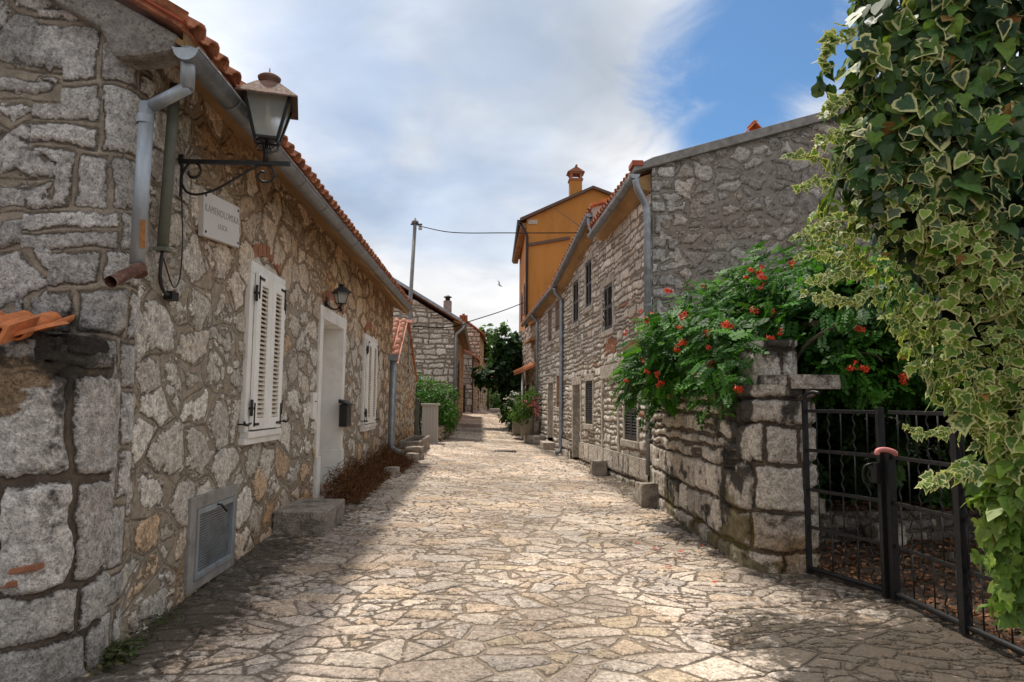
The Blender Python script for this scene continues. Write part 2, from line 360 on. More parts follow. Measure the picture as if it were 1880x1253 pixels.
M['stem']=simple('green stem',(.12,.13,.04),.7,0,.3,10)
M['pink']=simple('pink foam',(.65,.22,.20),.6,0,.12,15)
M['sign']=simple('white sign plate',(.58,.55,.52),.45,0,.04,4,dirt=(.48,.42,.36),dirtk=.4)
M['ink']=simple('faded engraved lettering',(.30,.27,.26),.8,0,.2,60)
M['wire']=simple('black cable',(.012,.012,.012),.9,0,spec=.1)
M['ac']=simple('white casing',(.6,.58,.55),.5,0,.05)
M['bird']=simple('feathers',(.30,.30,.31),.8,0,.3,30)
def rough_stone(name,col,dark=(.06,.05,.04),k=.6,bump=.02):
    m,nt,b=newmat(name); q=NB(nt); c=q.co(); r=q.noise(c,9,10,.72); f=q.noise(c,60,5,.6); g=q.noise(c,3.5,8,.7); p=q.noise(c,30,3,.5)
    s=q.n('ShaderNodeVectorMath',operation='SCALE'); s.inputs[0].default_value=col
    q.put(q.math('MULTIPLY',q.math('MULTIPLY',q.mr(r,.35,.62,.6,1.18),q.mr(f,.35,.6,.75,1.1)),q.mr(p,.30,.40,.6,1)),s.inputs['Scale'])
    q.put(q.mix(q.mr(g,.48,.64,0,k,True),s.outputs[0],dark),b.inputs['Base Color']); b.inputs['Roughness'].default_value=.92; b.inputs['Specular IOR Level'].default_value=.2
    q.put(q.bump(q.math('ADD',q.math('MULTIPLY',r,2.5),f),1,bump),b.inputs['Normal']); return m
M['step']=rough_stone('worn rough stone',(.40,.345,.285)); M['lintel']=rough_stone('dressed limestone',(.52,.46,.385),(.2,.16,.12),.5,.012)
M['steplight']=rough_stone('pale rough stone',(.52,.44,.36),(.22,.17,.12),.5); M['lichen']=rough_stone('dark lichen crust',(.075,.062,.052),(.03,.026,.022),.8,.03)
M['kneeler']=rough_stone('grey limestone',(.44,.40,.355),(.13,.105,.085),.6,.03)
def glass():
    m,nt,b=newmat('frosted lamp glass'); b.inputs['Base Color'].default_value=(.62,.66,.62,1); b.inputs['Roughness'].default_value=.35
    b.inputs['Transmission Weight'].default_value=.55; b.inputs['IOR'].default_value=1.2; b.inputs['Alpha'].default_value=.75; return m
M['glass']=glass()
def leaf_mat(name,rim=None,trans=.35,rough=.35,spec=.5,rimw=.35):
    # vertex colour 'lcol' is the leaf's own colour, 'rim' runs 0 (middle) to 1 (margin)
    m,nt,b=newmat(name); q=NB(nt); c=q.co(); col=q.attr('lcol','Color'); n=q.noise(c,60,3,.5)
    s=q.n('ShaderNodeVectorMath',operation='SCALE'); q.put(col,s.inputs[0]); q.put(q.mr(n,.3,.7,.8,1.2),s.inputs['Scale']); col=s.outputs[0]
    if rim:
        r=q.math('ADD',q.attr('rim'),q.math('MULTIPLY',q.math('SUBTRACT',q.noise(c,28,3,.6),.5),1.7))
        f=q.math('MULTIPLY',q.mr(q.math('ADD',r,q.math('MULTIPLY',q.math('SUBTRACT',q.attr('var'),.75),1.1)),rimw,rimw+.38),q.mr(q.attr('var'),.12,.4)); col=q.mix(f,col,rim)
    q.put(col,b.inputs['Base Color']); b.inputs['Roughness'].default_value=rough; b.inputs['Specular IOR Level'].default_value=spec
    t=q.n('ShaderNodeBsdfTranslucent'); q.put(q.mix(1,col,(1.3,1.35,.6),'MULTIPLY'),t.inputs[0])
    mixs=q.n('ShaderNodeMixShader'); mixs.inputs[0].default_value=trans; nt.links.new(b.outputs[0],mixs.inputs[1]); nt.links.new(t.outputs[0],mixs.inputs[2])
    nt.links.new(mixs.outputs[0],nt.nodes['Material Output'].inputs[0]); return m
M['ivy']=leaf_mat('variegated ivy',rim=(.60,.58,.27),trans=.3,rough=.5,spec=.3,rimw=.30)
M['leaf']=leaf_mat('green leaves',trans=.4,rough=.55,spec=.25)
M['leafmatt']=leaf_mat('matt leaves',trans=.3,rough=.6)
M['petal']=leaf_mat('petals',trans=.3,rough=.6)
M['litter']=leaf_mat('dry leaves',trans=.1,rough=.85,spec=.2)
# ------------------------------------------------------------------ ground profile
LPx=[0,4.5,9.2,17,26,39,46,60,100,400]; LPz=[0,0,.19,.30,.34,.88,1.03,1.10,1.2,1.2]
RPx=[0,20,26,39,46,60,100,400]; RPz=[0,0,.12,.82,1.0,1.10,1.2,1.2]
def gz(x,y):
    t=np.clip((np.asarray(x)+2.2)/4.7,0,1); return np.interp(y,LPx,LPz)*(1-t)+np.interp(y,RPx,RPz)*t
def G(x,y): return float(gz(x,y))
def grid_faces(nu,nv):
    i=np.arange(nu-1)[:,None]*nv+np.arange(nv-1)[None,:]; i=i.ravel(); return np.stack([i,i+nv,i+nv+1,i+1],1)
def ysteps(y0,y1,a,b):
    o=[y0]
    while o[-1]<y1: o.append(o[-1]+max(a,b*o[-1]))
    return np.array(o)
# ------------------------------------------------------------------ masonry panel along a path in plan
def panel(name,mat,parent,path,z0,z1,side,du,dv,style,holes=(),relief=.02,quoin=None,stain=None,usamp=None,u_off=0,amp=.006,closed=False):
    """path: plan points; the face looks to the right (side=1) or left (-1) of the walking direction.
       z0,z1: numbers or functions of u. style(u,v)->(e, scol, gr, lift)."""
    P=np.array(path,float); seg=np.hypot(*np.diff(P,axis=0).T); cum=np.concatenate([[0],np.cumsum(seg)]); Lt=cum[-1]
    us=usamp if usamp is not None else np.linspace(0,Lt,max(2,int(Lt/du)+1))
    px=np.interp(us,cum,P[:,0]); py=np.interp(us,cum,P[:,1])
    tx=np.gradient(px,us); ty=np.gradient(py,us); l=np.hypot(tx,ty)+1e-9; nx=ty/l*side; ny=-tx/l*side
    f0=z0 if callable(z0) else (lambda u:np.full_like(u,float(z0))); f1=z1 if callable(z1) else (lambda u:np.full_like(u,float(z1)))
    a=f0(us); b=f1(us); H=float((b-a).max()); nv=max(2,int(H/dv)+1); t=np.linspace(0,1,nv)
    U=np.repeat(us[:,None],nv,1); V=a[:,None]+(b-a)[:,None]*t[None,:]
    e,sc,gr,lift=style(U+u_off,V)
    hgt=sst(-.006,.028,e)*relief+lift+(fbm(U/.09,V/.09,3,3)-.5)*amp*2*sst(0,.02,e)+(fbm(U/.6,V/.6,8,2)-.5)*.02-gr*.006
    st=stain(U,V) if stain else np.zeros(U.shape+(3,))
    X=px[:,None]+nx[:,None]*hgt; Y=py[:,None]+ny[:,None]*hgt; Z=V
    o=wpos(parent); Vv=np.stack([X-o.x,Y-o.y,Z-o.z],-1).reshape(-1,3)
    fc=grid_faces(len(us),nv)
    if side>0: fc=fc[:,::-1]
    if holes:
        cu_=(U+u_off).ravel()[fc].mean(1); cv_=V.ravel()[fc].mean(1); k=np.ones(len(fc),bool)
        for (h0,h1,h2,h3) in holes: k&=~((cu_>h0)&(cu_<h1)&(cv_>h2)&(cv_<h3))
        fc=fc[k]
    me=np_mesh(name,Vv,fc[:,::-1],{'e':e.ravel(),'gr':np.clip(gr,0,1).ravel(),'scol':sc.reshape(-1,3),'stain':np.clip(st,0,1).reshape(-1,3)})
    return link(name,me,mat,parent)
# stone palettes (albedo)
PALE=[(.58,.52,.45),(.64,.58,.50),(.52,.47,.40),(.70,.64,.56),(.54,.47,.385)]
GREY=[(.46,.425,.39),(.54,.50,.46),(.40,.37,.34),(.60,.56,.52)]
WARM=[(.44,.37,.28),(.48,.42,.34),(.40,.33,.25),(.47,.35,.22),(.50,.45,.38)]
def rubble_style(cw,ch,seed,cols,inner=(.02,.07),drop=.2,warp=.05,groove=True,jit=.8,orange=.0,smear=.0,rag=.0,chips=0,ring=.75):
    def f(u,v):
        e,i,j=voro(u,v,cw,ch,jit,drop,warp,seed)
        thr=inner[0]+(inner[1]-inner[0])*hsh(i,j,seed+41)**1.3
        thr=thr+smear*sst(.52,.75,fbm(u/.9,v/.9,seed+91,2))
        ee=e-thr-(fbm(u/.07,v/.07,seed+2,3)-.5)*.05-(fbm(u/.2,v/.2,seed+6,2)-.5)*rag
        sc=pal(cols,i,j,seed)
        if chips:
            e2,i2,j2=voro(u,v,.13,.09,.9,.2,.03,seed+200); c2=e2-.012-(fbm(u/.04,v/.04,seed+7,2)-.5)*.03
            k2=(hsh(i2,j2,seed+201)<chips)&(ee<-.012)&(c2>-.006)&(e>.016); ee=np.where(k2,np.minimum(c2,e-.02),ee); sc=np.where(k2[...,None],pal(cols,i2,j2,seed+3,.2),sc)
        if orange: 
            k=(hsh(i,j,seed+61)<orange*(1+3.5*sst(1.1,.4,v)))[...,None]; sc=np.where(k,np.array([.54,.385,.25])*(.8+.5*hsh(i,j,seed+62))[...,None],sc)
        gr=(1-sst(.002,.008,e+(fbm(u/.05,v/.05,seed+9,2)-.5)*.01))*(.9 if groove else 0)
        gr=gr*sst(.25,.5,fbm(u/.5,v/.5,seed+77,2)+.1); gr=np.maximum(gr,np.exp(-((ee+.003)/.007)**2)*sst(.38,.62,fbm(u/.3,v/.3,seed+78,3)+.04)*ring)  # groove lines, plus broken dark edge shading put into the colour around stones
        lift=(hsh(i,j,seed+51)-.5)*.014*sst(0,.03,ee)
        return ee,sc,gr,lift
    return f
def course_style(rh,cw,seed,cols,thr=.008,warp=.03,split=.35,orange=0,mort=.0,crev=.85):
    def f(u,v):
        e,c,r=courses(u,v,rh,cw,warp,seed,split)
        t=thr+.02*hsh(c,r,seed+41)**2+mort*hsh(c,r,seed+42)
        ee=e-t-(fbm(u/.06,v/.06,seed+2,3)-.5)*.02
        sc=pal(cols,c,r,seed,.16)
        if orange:
            k=(hsh(c,r,seed+61)<orange)[...,None]; sc=np.where(k,np.array([.36,.2,.12]),sc)
        g_=np.exp(-((ee+.004)/.007)**2)*sst(.30,.55,fbm(u/.35,v/.35,seed+81,3)+.06)*crev  # dark crevice line round each stone, its edge shading put into the colour
        return ee,sc,g_,(hsh(c,r,seed+51)-.5)*.02*sst(0,.03,ee)
    return f
def blend_style(a,b,w):
    def f(u,v):
        A=a(u,v); B=b(u,v); k=w(u,v); s=k>.5
        return np.where(s,B[0],A[0]),np.where(s[...,None],B[1],A[1]),np.where(s,B[2],A[2]),np.where(s,B[3],A[3])
    return f
def flat_style(col):
    return lambda u,v:(np.full(u.shape,.1),np.ones(u.shape+(3,))*np.array(col),np.zeros(u.shape),np.zeros(u.shape))
def tile_row(mb,x,y,z,dx,dy,dz,cx,cy,L_,r0=.075,r1=.06,th=.012,seg=6,up=True):
    """one barrel tile: starts at (x,y,z), runs along unit (dx,dy,dz) for L_, across unit (cx,cy)"""
    d=Vector((dx,dy,dz)); c=Vector((cx,cy,0)); n=c.cross(d).normalized()
    if n.z<0: n=-n
    if not up: n=-n
    n0=len(mb.v)
    for t,r in ((0,r0),(1,r1)):
        p=Vector((x,y,z))+d*L_*t
        for rr in (r,r-th):
            for k in range(seg+1):
                a=PI*k/seg; mb.v.append(tuple(p+c*math.cos(a)*rr+n*math.sin(a)*rr*.85))
    K=seg+1
    for k in range(seg):
        mb.f+=[(n0+k,n0+k+1,n0+2*K+k+1,n0+2*K+k),(n0+K+k,n0+3*K+k,n0+3*K+k+1,n0+K+k+1),(n0+k,n0+K+k,n0+K+k+1,n0+k+1)]; mb.sm+=[True,True,False]
    for k in (0,seg): mb.f.append((n0+k,n0+2*K+k,n0+3*K+k,n0+K+k)); mb.sm.append(False)
def tiled_roof(name,mat,parent,p0,along,up,length,rise,tl=.40,tw=.20,rows=None):
    """barrel tiles: p0 lower corner, along unit vector (plan) along the eave, up unit vector up the slope"""
    mb=MB(); A=Vector(along).normalized(); Uv=Vector(up).normalized(); P0=Vector(p0); n=int(length/tw); R=int(rise/(tl*.85))+1
    nrm=A.cross(Uv).normalized(); nrm=nrm if nrm.z>0 else -nrm
    rr=random.Random(3)
    for i in range(n):
        for j in range(R):
            s=min(tl,rise-j*tl*.85)
            if s<.08: continue
            q=P0+A*(tw*(i+.5)+rr.uniform(-.008,.008))+Uv*(j*tl*.85+rr.uniform(-.012,.012))+nrm*(.012+.004*(j%2))
            tile_row(mb,*q,*(Uv),A.x,A.y,s,tw*.40,tw*.33)
            q2=P0+A*(tw*i)+Uv*(j*tl*.85+.02)+nrm*.055
            if j<3: tile_row(mb,*q2,*(Uv),A.x,A.y,s,tw*.34,tw*.38,up=False)
    # bed under the tiles
    a=P0+Uv*.05; b=a+A*length; c=b+Uv*(rise-.05); d=a+Uv*(rise-.05)
    mb.prism([a-nrm*.03,b-nrm*.03,c-nrm*.03,d-nrm*.03],nrm*.025)
    return mb.build(name,mat,parent)
# ================================================================== GROUND
def build_ground():
    me=np_mesh('ground',[(-400,-60,-.35),(400,-60,-.35),(400,62,-.35),(-400,62,-.35),(400,900,1.0),(-400,900,1.0)],[(0,1,2,3),(3,2,4,5)],
        {'e':np.full(6,-.1),'gr':np.zeros(6),'scol':np.ones((6,3))*.2,'stain':np.zeros((6,3))})
    tag(link('ground',me,M['soil']),kind='structure')
    xs=np.concatenate([np.arange(-9,-2.8,.12),np.arange(-2.8,4.2,.0145),np.arange(4.2,9,.15)]); ys=np.concatenate([np.arange(-3,2.6,.2),ysteps(2.6,95,.0145,.0036)])
    U,V=np.meshgrid(xs,ys,indexing='ij')
    wu=U+(fbm(U/.9,V/.9,71,2)-.5)*.25; wv=V+(fbm(U/1.2,V/1.2,72,2)-.5)*.3
    e,i,j,ox,oy=voro(wu,wv,.32,.195,1.0,.24,.012,3,off=True)
    an=(hsh(i,j,91)-.5)*2.6; an=np.where(hsh(i,j,92)<.35,an+PI/2,an); ln=ox*np.sin(an)*1.0+oy*np.cos(an)-(hsh(i,j,93)-.5)*.07
    cut=(hsh(i,j,94)<.70); e=np.where(cut,np.minimum(e,np.abs(ln)),e); i=np.where(cut&(ln>0),i+1000,i)
    ln2=ox*np.cos(an)-oy*np.sin(an)-(hsh(i,j,95)-.5)*.16; cut2=cut&(hsh(i,j,96)<.45); e=np.where(cut2,np.minimum(e,np.abs(ln2)),e); j=np.where(cut2&(ln2>0),j+1000,j)
    # second finer split on some stones -> size variety
    e2,i2,j2=voro(wu+5,wv+3,.17,.105,.9,.1,.02,9)
    small=(hsh(i,j,17)<np.where(np.abs(U-.55)<.7,.03,.26))&(V<30)
    e=np.where(small,np.minimum(e,e2),e); ii=np.where(small,i2*3+i,i); jj=np.where(small,j2*5+j,j)
    thr=.004+.008*hsh(ii,jj,4)
    ctr=sst(.9,.5,np.abs(U-.55-.05*V*0))           # tidier mortared strip down the middle
    thr=thr+.0065*ctr
    ee=e-thr-(fbm(U/.05,V/.05,2,3)-.5)*.010
    cols=[(.48,.385,.31),(.51,.42,.34),(.44,.355,.29),(.55,.46,.375),(.47,.40,.34),(.50,.385,.285)]
    sc=pal(cols,ii,jj,5,.13); sc=np.where(((hsh(ii,jj,66)<.07)&(ctr>.4))[...,None],np.array([.48,.38,.27]),sc)
    grey=(fbm(U/1.1,V/1.1,21,3)-.5)*1.2; sc=sc*(1+np.clip(grey,-.3,.25))[...,None]
    joint=sst(.014,.002,e)*(1-ctr*.65)*.72*sst(.30,.55,fbm(U/.5,V/.5,33,3)+.08)
    hgt=sst(-.004,.018,ee)*.011+(hsh(ii,jj,8)-.5)*.010*sst(0,.02,ee)+(fbm(U/.12,V/.12,3,3)-.5)*.006+(fbm(U/1.3,V/1.3,5,2)-.5)*.03
    tilt=((hsh(ii,jj,12)-.5)*np.sin(U*7)+(hsh(ii,jj,13)-.5)*np.cos(V*7))*.006; hgt=hgt+tilt*sst(0,.02,ee)
    Z=gz(U,V)+hgt-.015
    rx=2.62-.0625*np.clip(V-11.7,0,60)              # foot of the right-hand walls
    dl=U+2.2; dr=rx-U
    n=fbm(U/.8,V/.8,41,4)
    dk=sst(1.55,.1,dl)*.86+sst(.85,.0,dr)*.72  # wall-foot dirt; on the left the house's shade is put into colour too
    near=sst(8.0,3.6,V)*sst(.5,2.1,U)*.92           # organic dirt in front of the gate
    near2=sst(6.5,3.6,V)*sst(0.2,-1.7,U)*.62  # near left corner: dirt together with shade put into the paving colour
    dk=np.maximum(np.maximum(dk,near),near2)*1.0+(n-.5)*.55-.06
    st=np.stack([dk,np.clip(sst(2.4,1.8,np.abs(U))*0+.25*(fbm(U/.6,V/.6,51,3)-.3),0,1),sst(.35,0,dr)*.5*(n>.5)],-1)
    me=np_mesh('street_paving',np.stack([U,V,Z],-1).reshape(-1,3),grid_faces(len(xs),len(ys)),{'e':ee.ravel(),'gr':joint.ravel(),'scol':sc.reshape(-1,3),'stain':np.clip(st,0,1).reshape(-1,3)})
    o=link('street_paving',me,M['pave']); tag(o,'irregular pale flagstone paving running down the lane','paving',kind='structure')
    # garden soil behind the gate
    xs=np.arange(2.75,9,.05); ys=np.arange(1.0,11.9,.05); U,V=np.meshgrid(xs,ys,indexing='ij')
    gate_x=np.where(V>5.32,2.9+(6.17-V)*.353,3.2)+.05
    Z=.022+(fbm(U/.4,V/.4,61,4)-.3)*.06*sst(0,.5,U-gate_x)-(U<gate_x)*.2
    me=np_mesh('garden_soil',np.stack([U,V,Z],-1).reshape(-1,3),grid_faces(len(xs),len(ys)))
    tag(link('garden_soil',me,M['soil']),kind='structure')
build_ground()
def rock(mb,c,r,seed,sub=3,flat=.7):
    import bmesh
    b=bmesh.new(); bmesh.ops.create_icosphere(b,subdivisions=sub,radius=1); rr=random.Random(seed); off=rr.random()*50
    vs=[]
    for v in b.verts:
        p=v.co; k=1+.35*(float(fbm(p.x*1.3+off,p.y*1.3+p.z*2,seed%7,2))-.5)*2
        q=Vector((max(-.58,min(.58,p.x)),max(-.58,min(.58,p.y)),max(-.56,min(.56,p.z))))*(.45+.55*k)*1.6
        q=q+Vector((float(fbm(p.x*5+off,p.y*5+p.z*7,3,2))-.5,float(fbm(p.y*5+off,p.z*5+p.x*7,4,2))-.5,float(fbm(p.z*5+off,p.x*5+p.y*7,5,2))-.5))*.22
        vs.append((c[0]+q.x*r[0],c[1]+q.y*r[1],c[2]+q.z*r[2]))
    fs=[tuple(v.index for v in f.verts) for f in b.faces]; b.free(); mb.add(vs,fs,True)
# ================================================================== frames, windows
class Fr:
    def __init__(s,p,t,n): s.p=Vector(p); s.t=Vector(t).normalized(); s.n=Vector(n).normalized()
    def P(s,u,d,z): return s.p+s.t*u+s.n*d+Vector((0,0,z))
def wbox(mb,fr,u0,u1,d0,d1,z0,z1):
    return mb.obox(fr.P((u0+u1)/2,(d0+d1)/2,(z0+z1)/2),fr.t*(u1-u0)/2,fr.n*(d1-d0)/2,Vector((0,0,(z1-z0)/2)))
def louvre(mb,sl,fr,u0,u1,z0,z1,d,sw=.05,rail=.07,mid=None,slat=.035,th=.03):
    """stiles and rails into mb, slats into sl"""
    wbox(mb,fr,u0,u0+sw,d,d+th,z0,z1); wbox(mb,fr,u1-sw,u1,d,d+th,z0,z1)
    wbox(mb,fr,u0+sw,u1-sw,d,d+th,z0,z0+rail); wbox(mb,fr,u0+sw,u1-sw,d,d+th,z1-rail,z1)
    spans=[(z0+rail,z1-rail)]
    if mid: wbox(mb,fr,u0+sw,u1-sw,d,d+th,mid-rail/2,mid+rail/2); spans=[(z0+rail,mid-rail/2),(mid+rail/2,z1-rail)]
    for a,b in spans:
        n=max(1,int((b-a)/slat)); s=(b-a)/n
        for k in range(n):
            z=a+s*(k+.5); c=fr.P((u0+u1)/2,d+th*.45,z)
            dn=(fr.n*.72-Vector((0,0,1))*.7).normalized(); up=fr.t.cross(dn)
            sl.obox(c,fr.t*((u1-u0)/2-sw),dn*slat*.52,up*.0035)
    return
FL=Fr((-2.2,0,0),(0,1,0),(1,0,0))
# ================================================================== LEFT HOUSE
H1=thing('stone_house','low stone house on the left with white shutters and red tiled eave','house',(-2.2,4.2,0))
sA=rubble_style(.40,.26,11,PALE,(.012,.085),.20,.08,orange=.08,smear=.09,rag=.14,chips=.6,ring=.35)
sG=rubble_style(.38,.26,12,GREY,(.02,.08),.22,.08,smear=.03,rag=.08,chips=.4)
sQ=course_style(.30,.42,13,GREY,.014,.035,.1)
def left_style(u,v):
    A=sA(u,v); g_=sG(u,v); Q=sQ(u,v); k=(u<4.17+.0*v); kq=(u>3.60+.18*(np.floor(v/.3)%2))&(u<4.40+.0*v)
    def pick(n):
        a,b,c=A[n],g_[n],Q[n]
        if n==1: return np.where(kq[...,None],c,np.where(k[...,None],b,a))
        return np.where(kq,c,np.where(k,b,a))
    e=pick(0); 
    return e,pick(1),pick(2),pick(3)
def left_stain(u,v):
    n=fbm(u/.7,v/.7,31,4); fac=sst(4.1,4.4,u)
    och=(sst(2.2,3.3,v+(n-.5)*.9)*(.75+.25*sst(5,9,u))+sst(.75,.1,v+(n-.5)*.5)*.75+sst(11,17,u)*.45)*fac
    dk=(sst(.5,0,v-.1)*.35+sst(.55,.8,n)*.25)*fac+(1-fac)*(.30*sst(.45,.8,n)+.35*sst(2.3,1.9,v)*sst(1.7,2.0,v)+.12)
    return np.stack([dk,och,sst(.35,0,v)*.5*(n>.52)],-1)
us=np.concatenate([np.arange(0,1.5,.05),np.arange(1.5,4.3,.0125),ysteps(4.3,16.6-.885+.0,.0125,.0030)])
us=us[us<=15.715]
z1f=lambda U:np.where(U<3.28,3.86+.577*(3.3-U)*1.0,3.9)
panel('wall',M['wall_left'],H1,[(-5.5,4.15),(-2.27,4.15),(-2.22,4.17),(-2.2,4.22),(-2.2,16.6)],-.12,z1f,1,.02,.0125,left_style,
      holes=[(9.32,10.68,.25,2.65),(5.42,6.19,.15,.66)],relief=.013,stain=left_stain,usamp=us,u_off=.885,amp=.006)
b=MB(); b.box(-8,-2.75,4.3,16.5,-.1,3.85); b.box(-2.75,-2.25,16.3,16.55,-.1,3.88); b.build('back_wall',M['plaster'],H1)
# end wall seen past the far corner
panel('end_wall',M['wall_left'],H1,[(-2.2,16.6),(-4.5,16.6)],0,lambda U:3.9+.577*U,1,.05,.05,sA,relief=.015,stain=left_stain)
# kneeler and verge
b=MB(); b.prism([(-1.90,4.02,3.60),(-1.86,4.02,3.70),(-2.3,4.02,3.94),(-5.6,4.02,5.84),(-5.6,4.02,5.60),(-2.34,4.02,3.74),(-2.24,4.02,3.55),(-2.1,4.02,3.56)],(0,.2,0))
b.build('kneeler',M['kneeler'],H1,.03)
b=MB(); b.prism([(-1.80,3.93,3.73),(-1.80,3.93,3.81),(-5.6,3.93,5.99),(-5.6,3.93,5.91)],(0,.09,0)); b.build('verge_board',M['verge'],H1,.004)
b=MB(); b.prism([(-1.84,4.03,3.63),(-2.24,4.03,3.86),(-2.24,4.03,3.90),(-1.84,4.03,3.67)],(0,12.6,.0)); 
b.box(-1.85,-1.83,4.05,16.65,3.62,3.74)
b.build('soffit',M['soffit'],H1)
tiled_roof('roof',M['tile'],H1,(-1.77,3.97,3.72),(0,1,.011),(-.866,0,.5),12.72,4.2)
b=MB(); b.tube([(-3.02,4.6,4.35),(-3.02,4.6,5.6)],.06,12); b.lathe([(.10,0),(.11,.05),(.03,.12)],(-3.02,4.6,5.6),12); b.build('flue_pipe',M['zinc'],H1)
def gutter(parent,a,b_,r=.07,hooks=.9,mat=None,name='gutter'):
    mb=MB(); mb.trough(a,b_,r); a=Vector(a); b2=Vector(b_); L_=(b2-a).length; n=int(L_/hooks); d=(b2-a)/L_
    for k in range(1,n+1):
        p=a+d*(k*hooks-.2); mb.trough(p,p+d*.02,r+.006,ends=False)
    x=d.cross(Vector((0,0,1))).normalized()
    for s in (-1,1): mb.tube([a+x*r*s,b2+x*r*s],.008,6)
    return mb.build(name,mat or M['zinc'],parent)
g1=gutter(H1,(-1.80,3.98,3.60),(-1.80,16.75,3.80),.075)
# downpipes at the corner
b=MB(); q=lambda x,y,Y:at(x,y,Y=Y)
b.tube([q(346,90,4.06),q(344,165,4.06)],.042,12); b.tube([q(347,160,4.06),q(275,197,4.06)],.038,12); b.tube([q(270,190,4.06),q(252,485,4.06)],.043,14)
b.lathe([(.048,0),(.048,.05)],q(266,228,4.06),14)
dp=b.build('downpipe',M['zinc_old'],H1)
b=MB(); b.tube([q(256,505,4.04),q(252,490,4.05)],.047,14); b.tube([q(258,492,4.05),q(215,512,3.86),q(203,518,3.80)],[.033,.034,.034],14,cap=False); b.build('spout',M['rust'],dp)
b=MB(); b.obox(q(262,430,4.015),(.014,0,0),(0,.003,0),(-.004,0,.085)); b.build('rust_patch',M['orange_rust'],dp)
b=MB(); b.tube([(-2.10,4.52,3.62),(-2.105,4.52,3.3),(-2.12,4.52,2.50)],.036,12); b.obox((-2.12,4.52,2.49),(.045,0,0),(0,.045,0),(0,0,.012)); 
b.build('conduit',M['green_pipe'],H1)
b=MB(); b.tube(smooth_path([(-2.12,4.52,2.5),(-2.13,4.53,2.3),(-2.15,4.66,2.22),(-2.17,4.8,2.24)]),.012,8)
b.tube(smooth_path([(-2.13,4.56,2.44),(-2.13,4.72,2.28),(-2.15,4.86,2.36),(-2.17,4.92,2.62),(-2.17,4.86,3.0)]),.005,6)
b.obox((-2.165,4.78,2.22),(.03,0,0),(0,.05,0),(0,0,.03)); b.build('cable_box',M['iron'],H1)
# windows
def left_window(y0,y1,z0,z1,glaze_lbl):
    f=MB(); w=.115
    wbox(f,FL,y0,y0+w,-.03,.045,z0+.12,z1-w); wbox(f,FL,y1-w,y1,-.03,.045,z0+.12,z1-w); wbox(f,FL,y0,y1,-.03,.045,z1-w,z1)
    wbox(f,FL,y0+.0,y1-.0,-.03,.055,z0,z0+.06); wbox(f,FL,y0+.03,y1-.03,-.03,.075,z0+.06,z0+.12)
    wf=f.build('window',M['frame'],H1,.006)
    a=y0+w-.012; c=y1-w+.012; m_=(a+c)/2; zb,zt=z0+.135,z1-w+.02
    fillb=MB(); wbox(fillb,FL,a,c,-.03,.0,zb,zt); fillb.build('pane',M['shutter'],wf)
    for s,(p,r) in enumerate(((a,m_-.004),(m_+.004,c))):
        mb=MB(); sl=MB(); louvre(mb,sl,FL,p,r,zb,zt,.05,sw=(r-p)*.27,rail=.11,slat=.043,th=.032); mb.v and mb.build('shutter',M['white'],wf,.003)
        sl.build('slats',M['cream'],wf)
    for yy,sg in ((a,1),(c,-1)):
        for z,zs in ((zt-.13,1),(zb+.13,-1)):
            h=MB(); wbox(h,FL,min(yy+.02*sg,yy+.045*sg),max(yy+.02*sg,yy+.045*sg),.083,.089,min(z-.12*zs,z+.10*zs),max(z-.12*zs,z+.10*zs))
            wbox(h,FL,min(yy+.02*sg,yy+.17*sg),max(yy+.02*sg,yy+.17*sg),.083,.089,z+.08*zs-.012,z+.08*zs+.012)
            h.tube([FL.P(yy-.02*sg,.075,z-.15*zs),FL.P(yy-.02*sg,.075,z+.0*zs)],.014,8); wbox(h,FL,yy-.02,yy+.02,.045,.085,z-.07*zs-.01,z-.07*zs+.01)
            h.build('hinge',M['iron'],wf)
    for yy,sg in ((y0,-1),(y1,1)):
        h=MB(); zc=z0+.19; h.tube([FL.P(yy+.03*sg,-.03,zc),FL.P(yy+.03*sg,.09,zc)],.008,6); h.tube([FL.P(yy-.03*sg,.09,zc+.01),FL.P(yy+.05*sg,.09,zc-.005),FL.P(yy+.12*sg,.09,zc),FL.P(yy+.15*sg,.09,zc+.03)],[.010,.014,.013,.007],7)
        h.build('shutter_catch',M['iron'],wf)
    return wf
w1=left_window(6.34,7.43,1.10,2.81,''); w2=left_window(12.55,13.95,.97,2.76,'')
for (u0,u1,z) in ((6.25,7.6,2.86),(12.45,14.1,2.82),(9.1,10.9,2.86)):
    pass
# door
dmb=MB(); y0,y1=9.14,10.84; w=.17
for a,c in ((y0,y0+w),(y1-w,y1)):
    wbox(dmb,FL,a,c,-.40,.035,.78,2.80-.17); wbox(dmb,FL,a-.012,c+.012,-.40,.055,.14,.78)
wbox(dmb,FL,y0,y1,-.40,.035,2.80-.17,2.80)
door=dmb.build('door',M['frame'],H1,.006)
d=MB(); wbox(d,FL,y0+w,y1-w,-.36,-.31,.32,2.63)
for k,(a,c) in enumerate(((y0+w+.06,(y0+y1)/2-.04),((y0+y1)/2+.04,y1-w-.06))):
    for (za,zc) in ((.45,1.2),(1.3,2.5)):
        wbox(d,FL,a,c,-.31,-.295,za,zc); wbox(d,FL,a+.07,c-.07,-.295,-.283,za+.07,zc-.07)
wbox(d,FL,(y0+y1)/2-.02,(y0+y1)/2+.02,-.31,-.29,.32,2.63); d.build('door_leaf',M['white'],door,.003)
d=MB(); d.tube([FL.P(9.86,-.30,1.3),FL.P(9.86,-.24,1.3),FL.P(9.74,-.24,1.3)],.01,8); d.build('handle',M['iron'],door)
d=MB(); wbox(d,FL,y0-.02,y1+.0,-.42,.12,.14,.255); d.build('threshold',M['steplight'],door,.01)
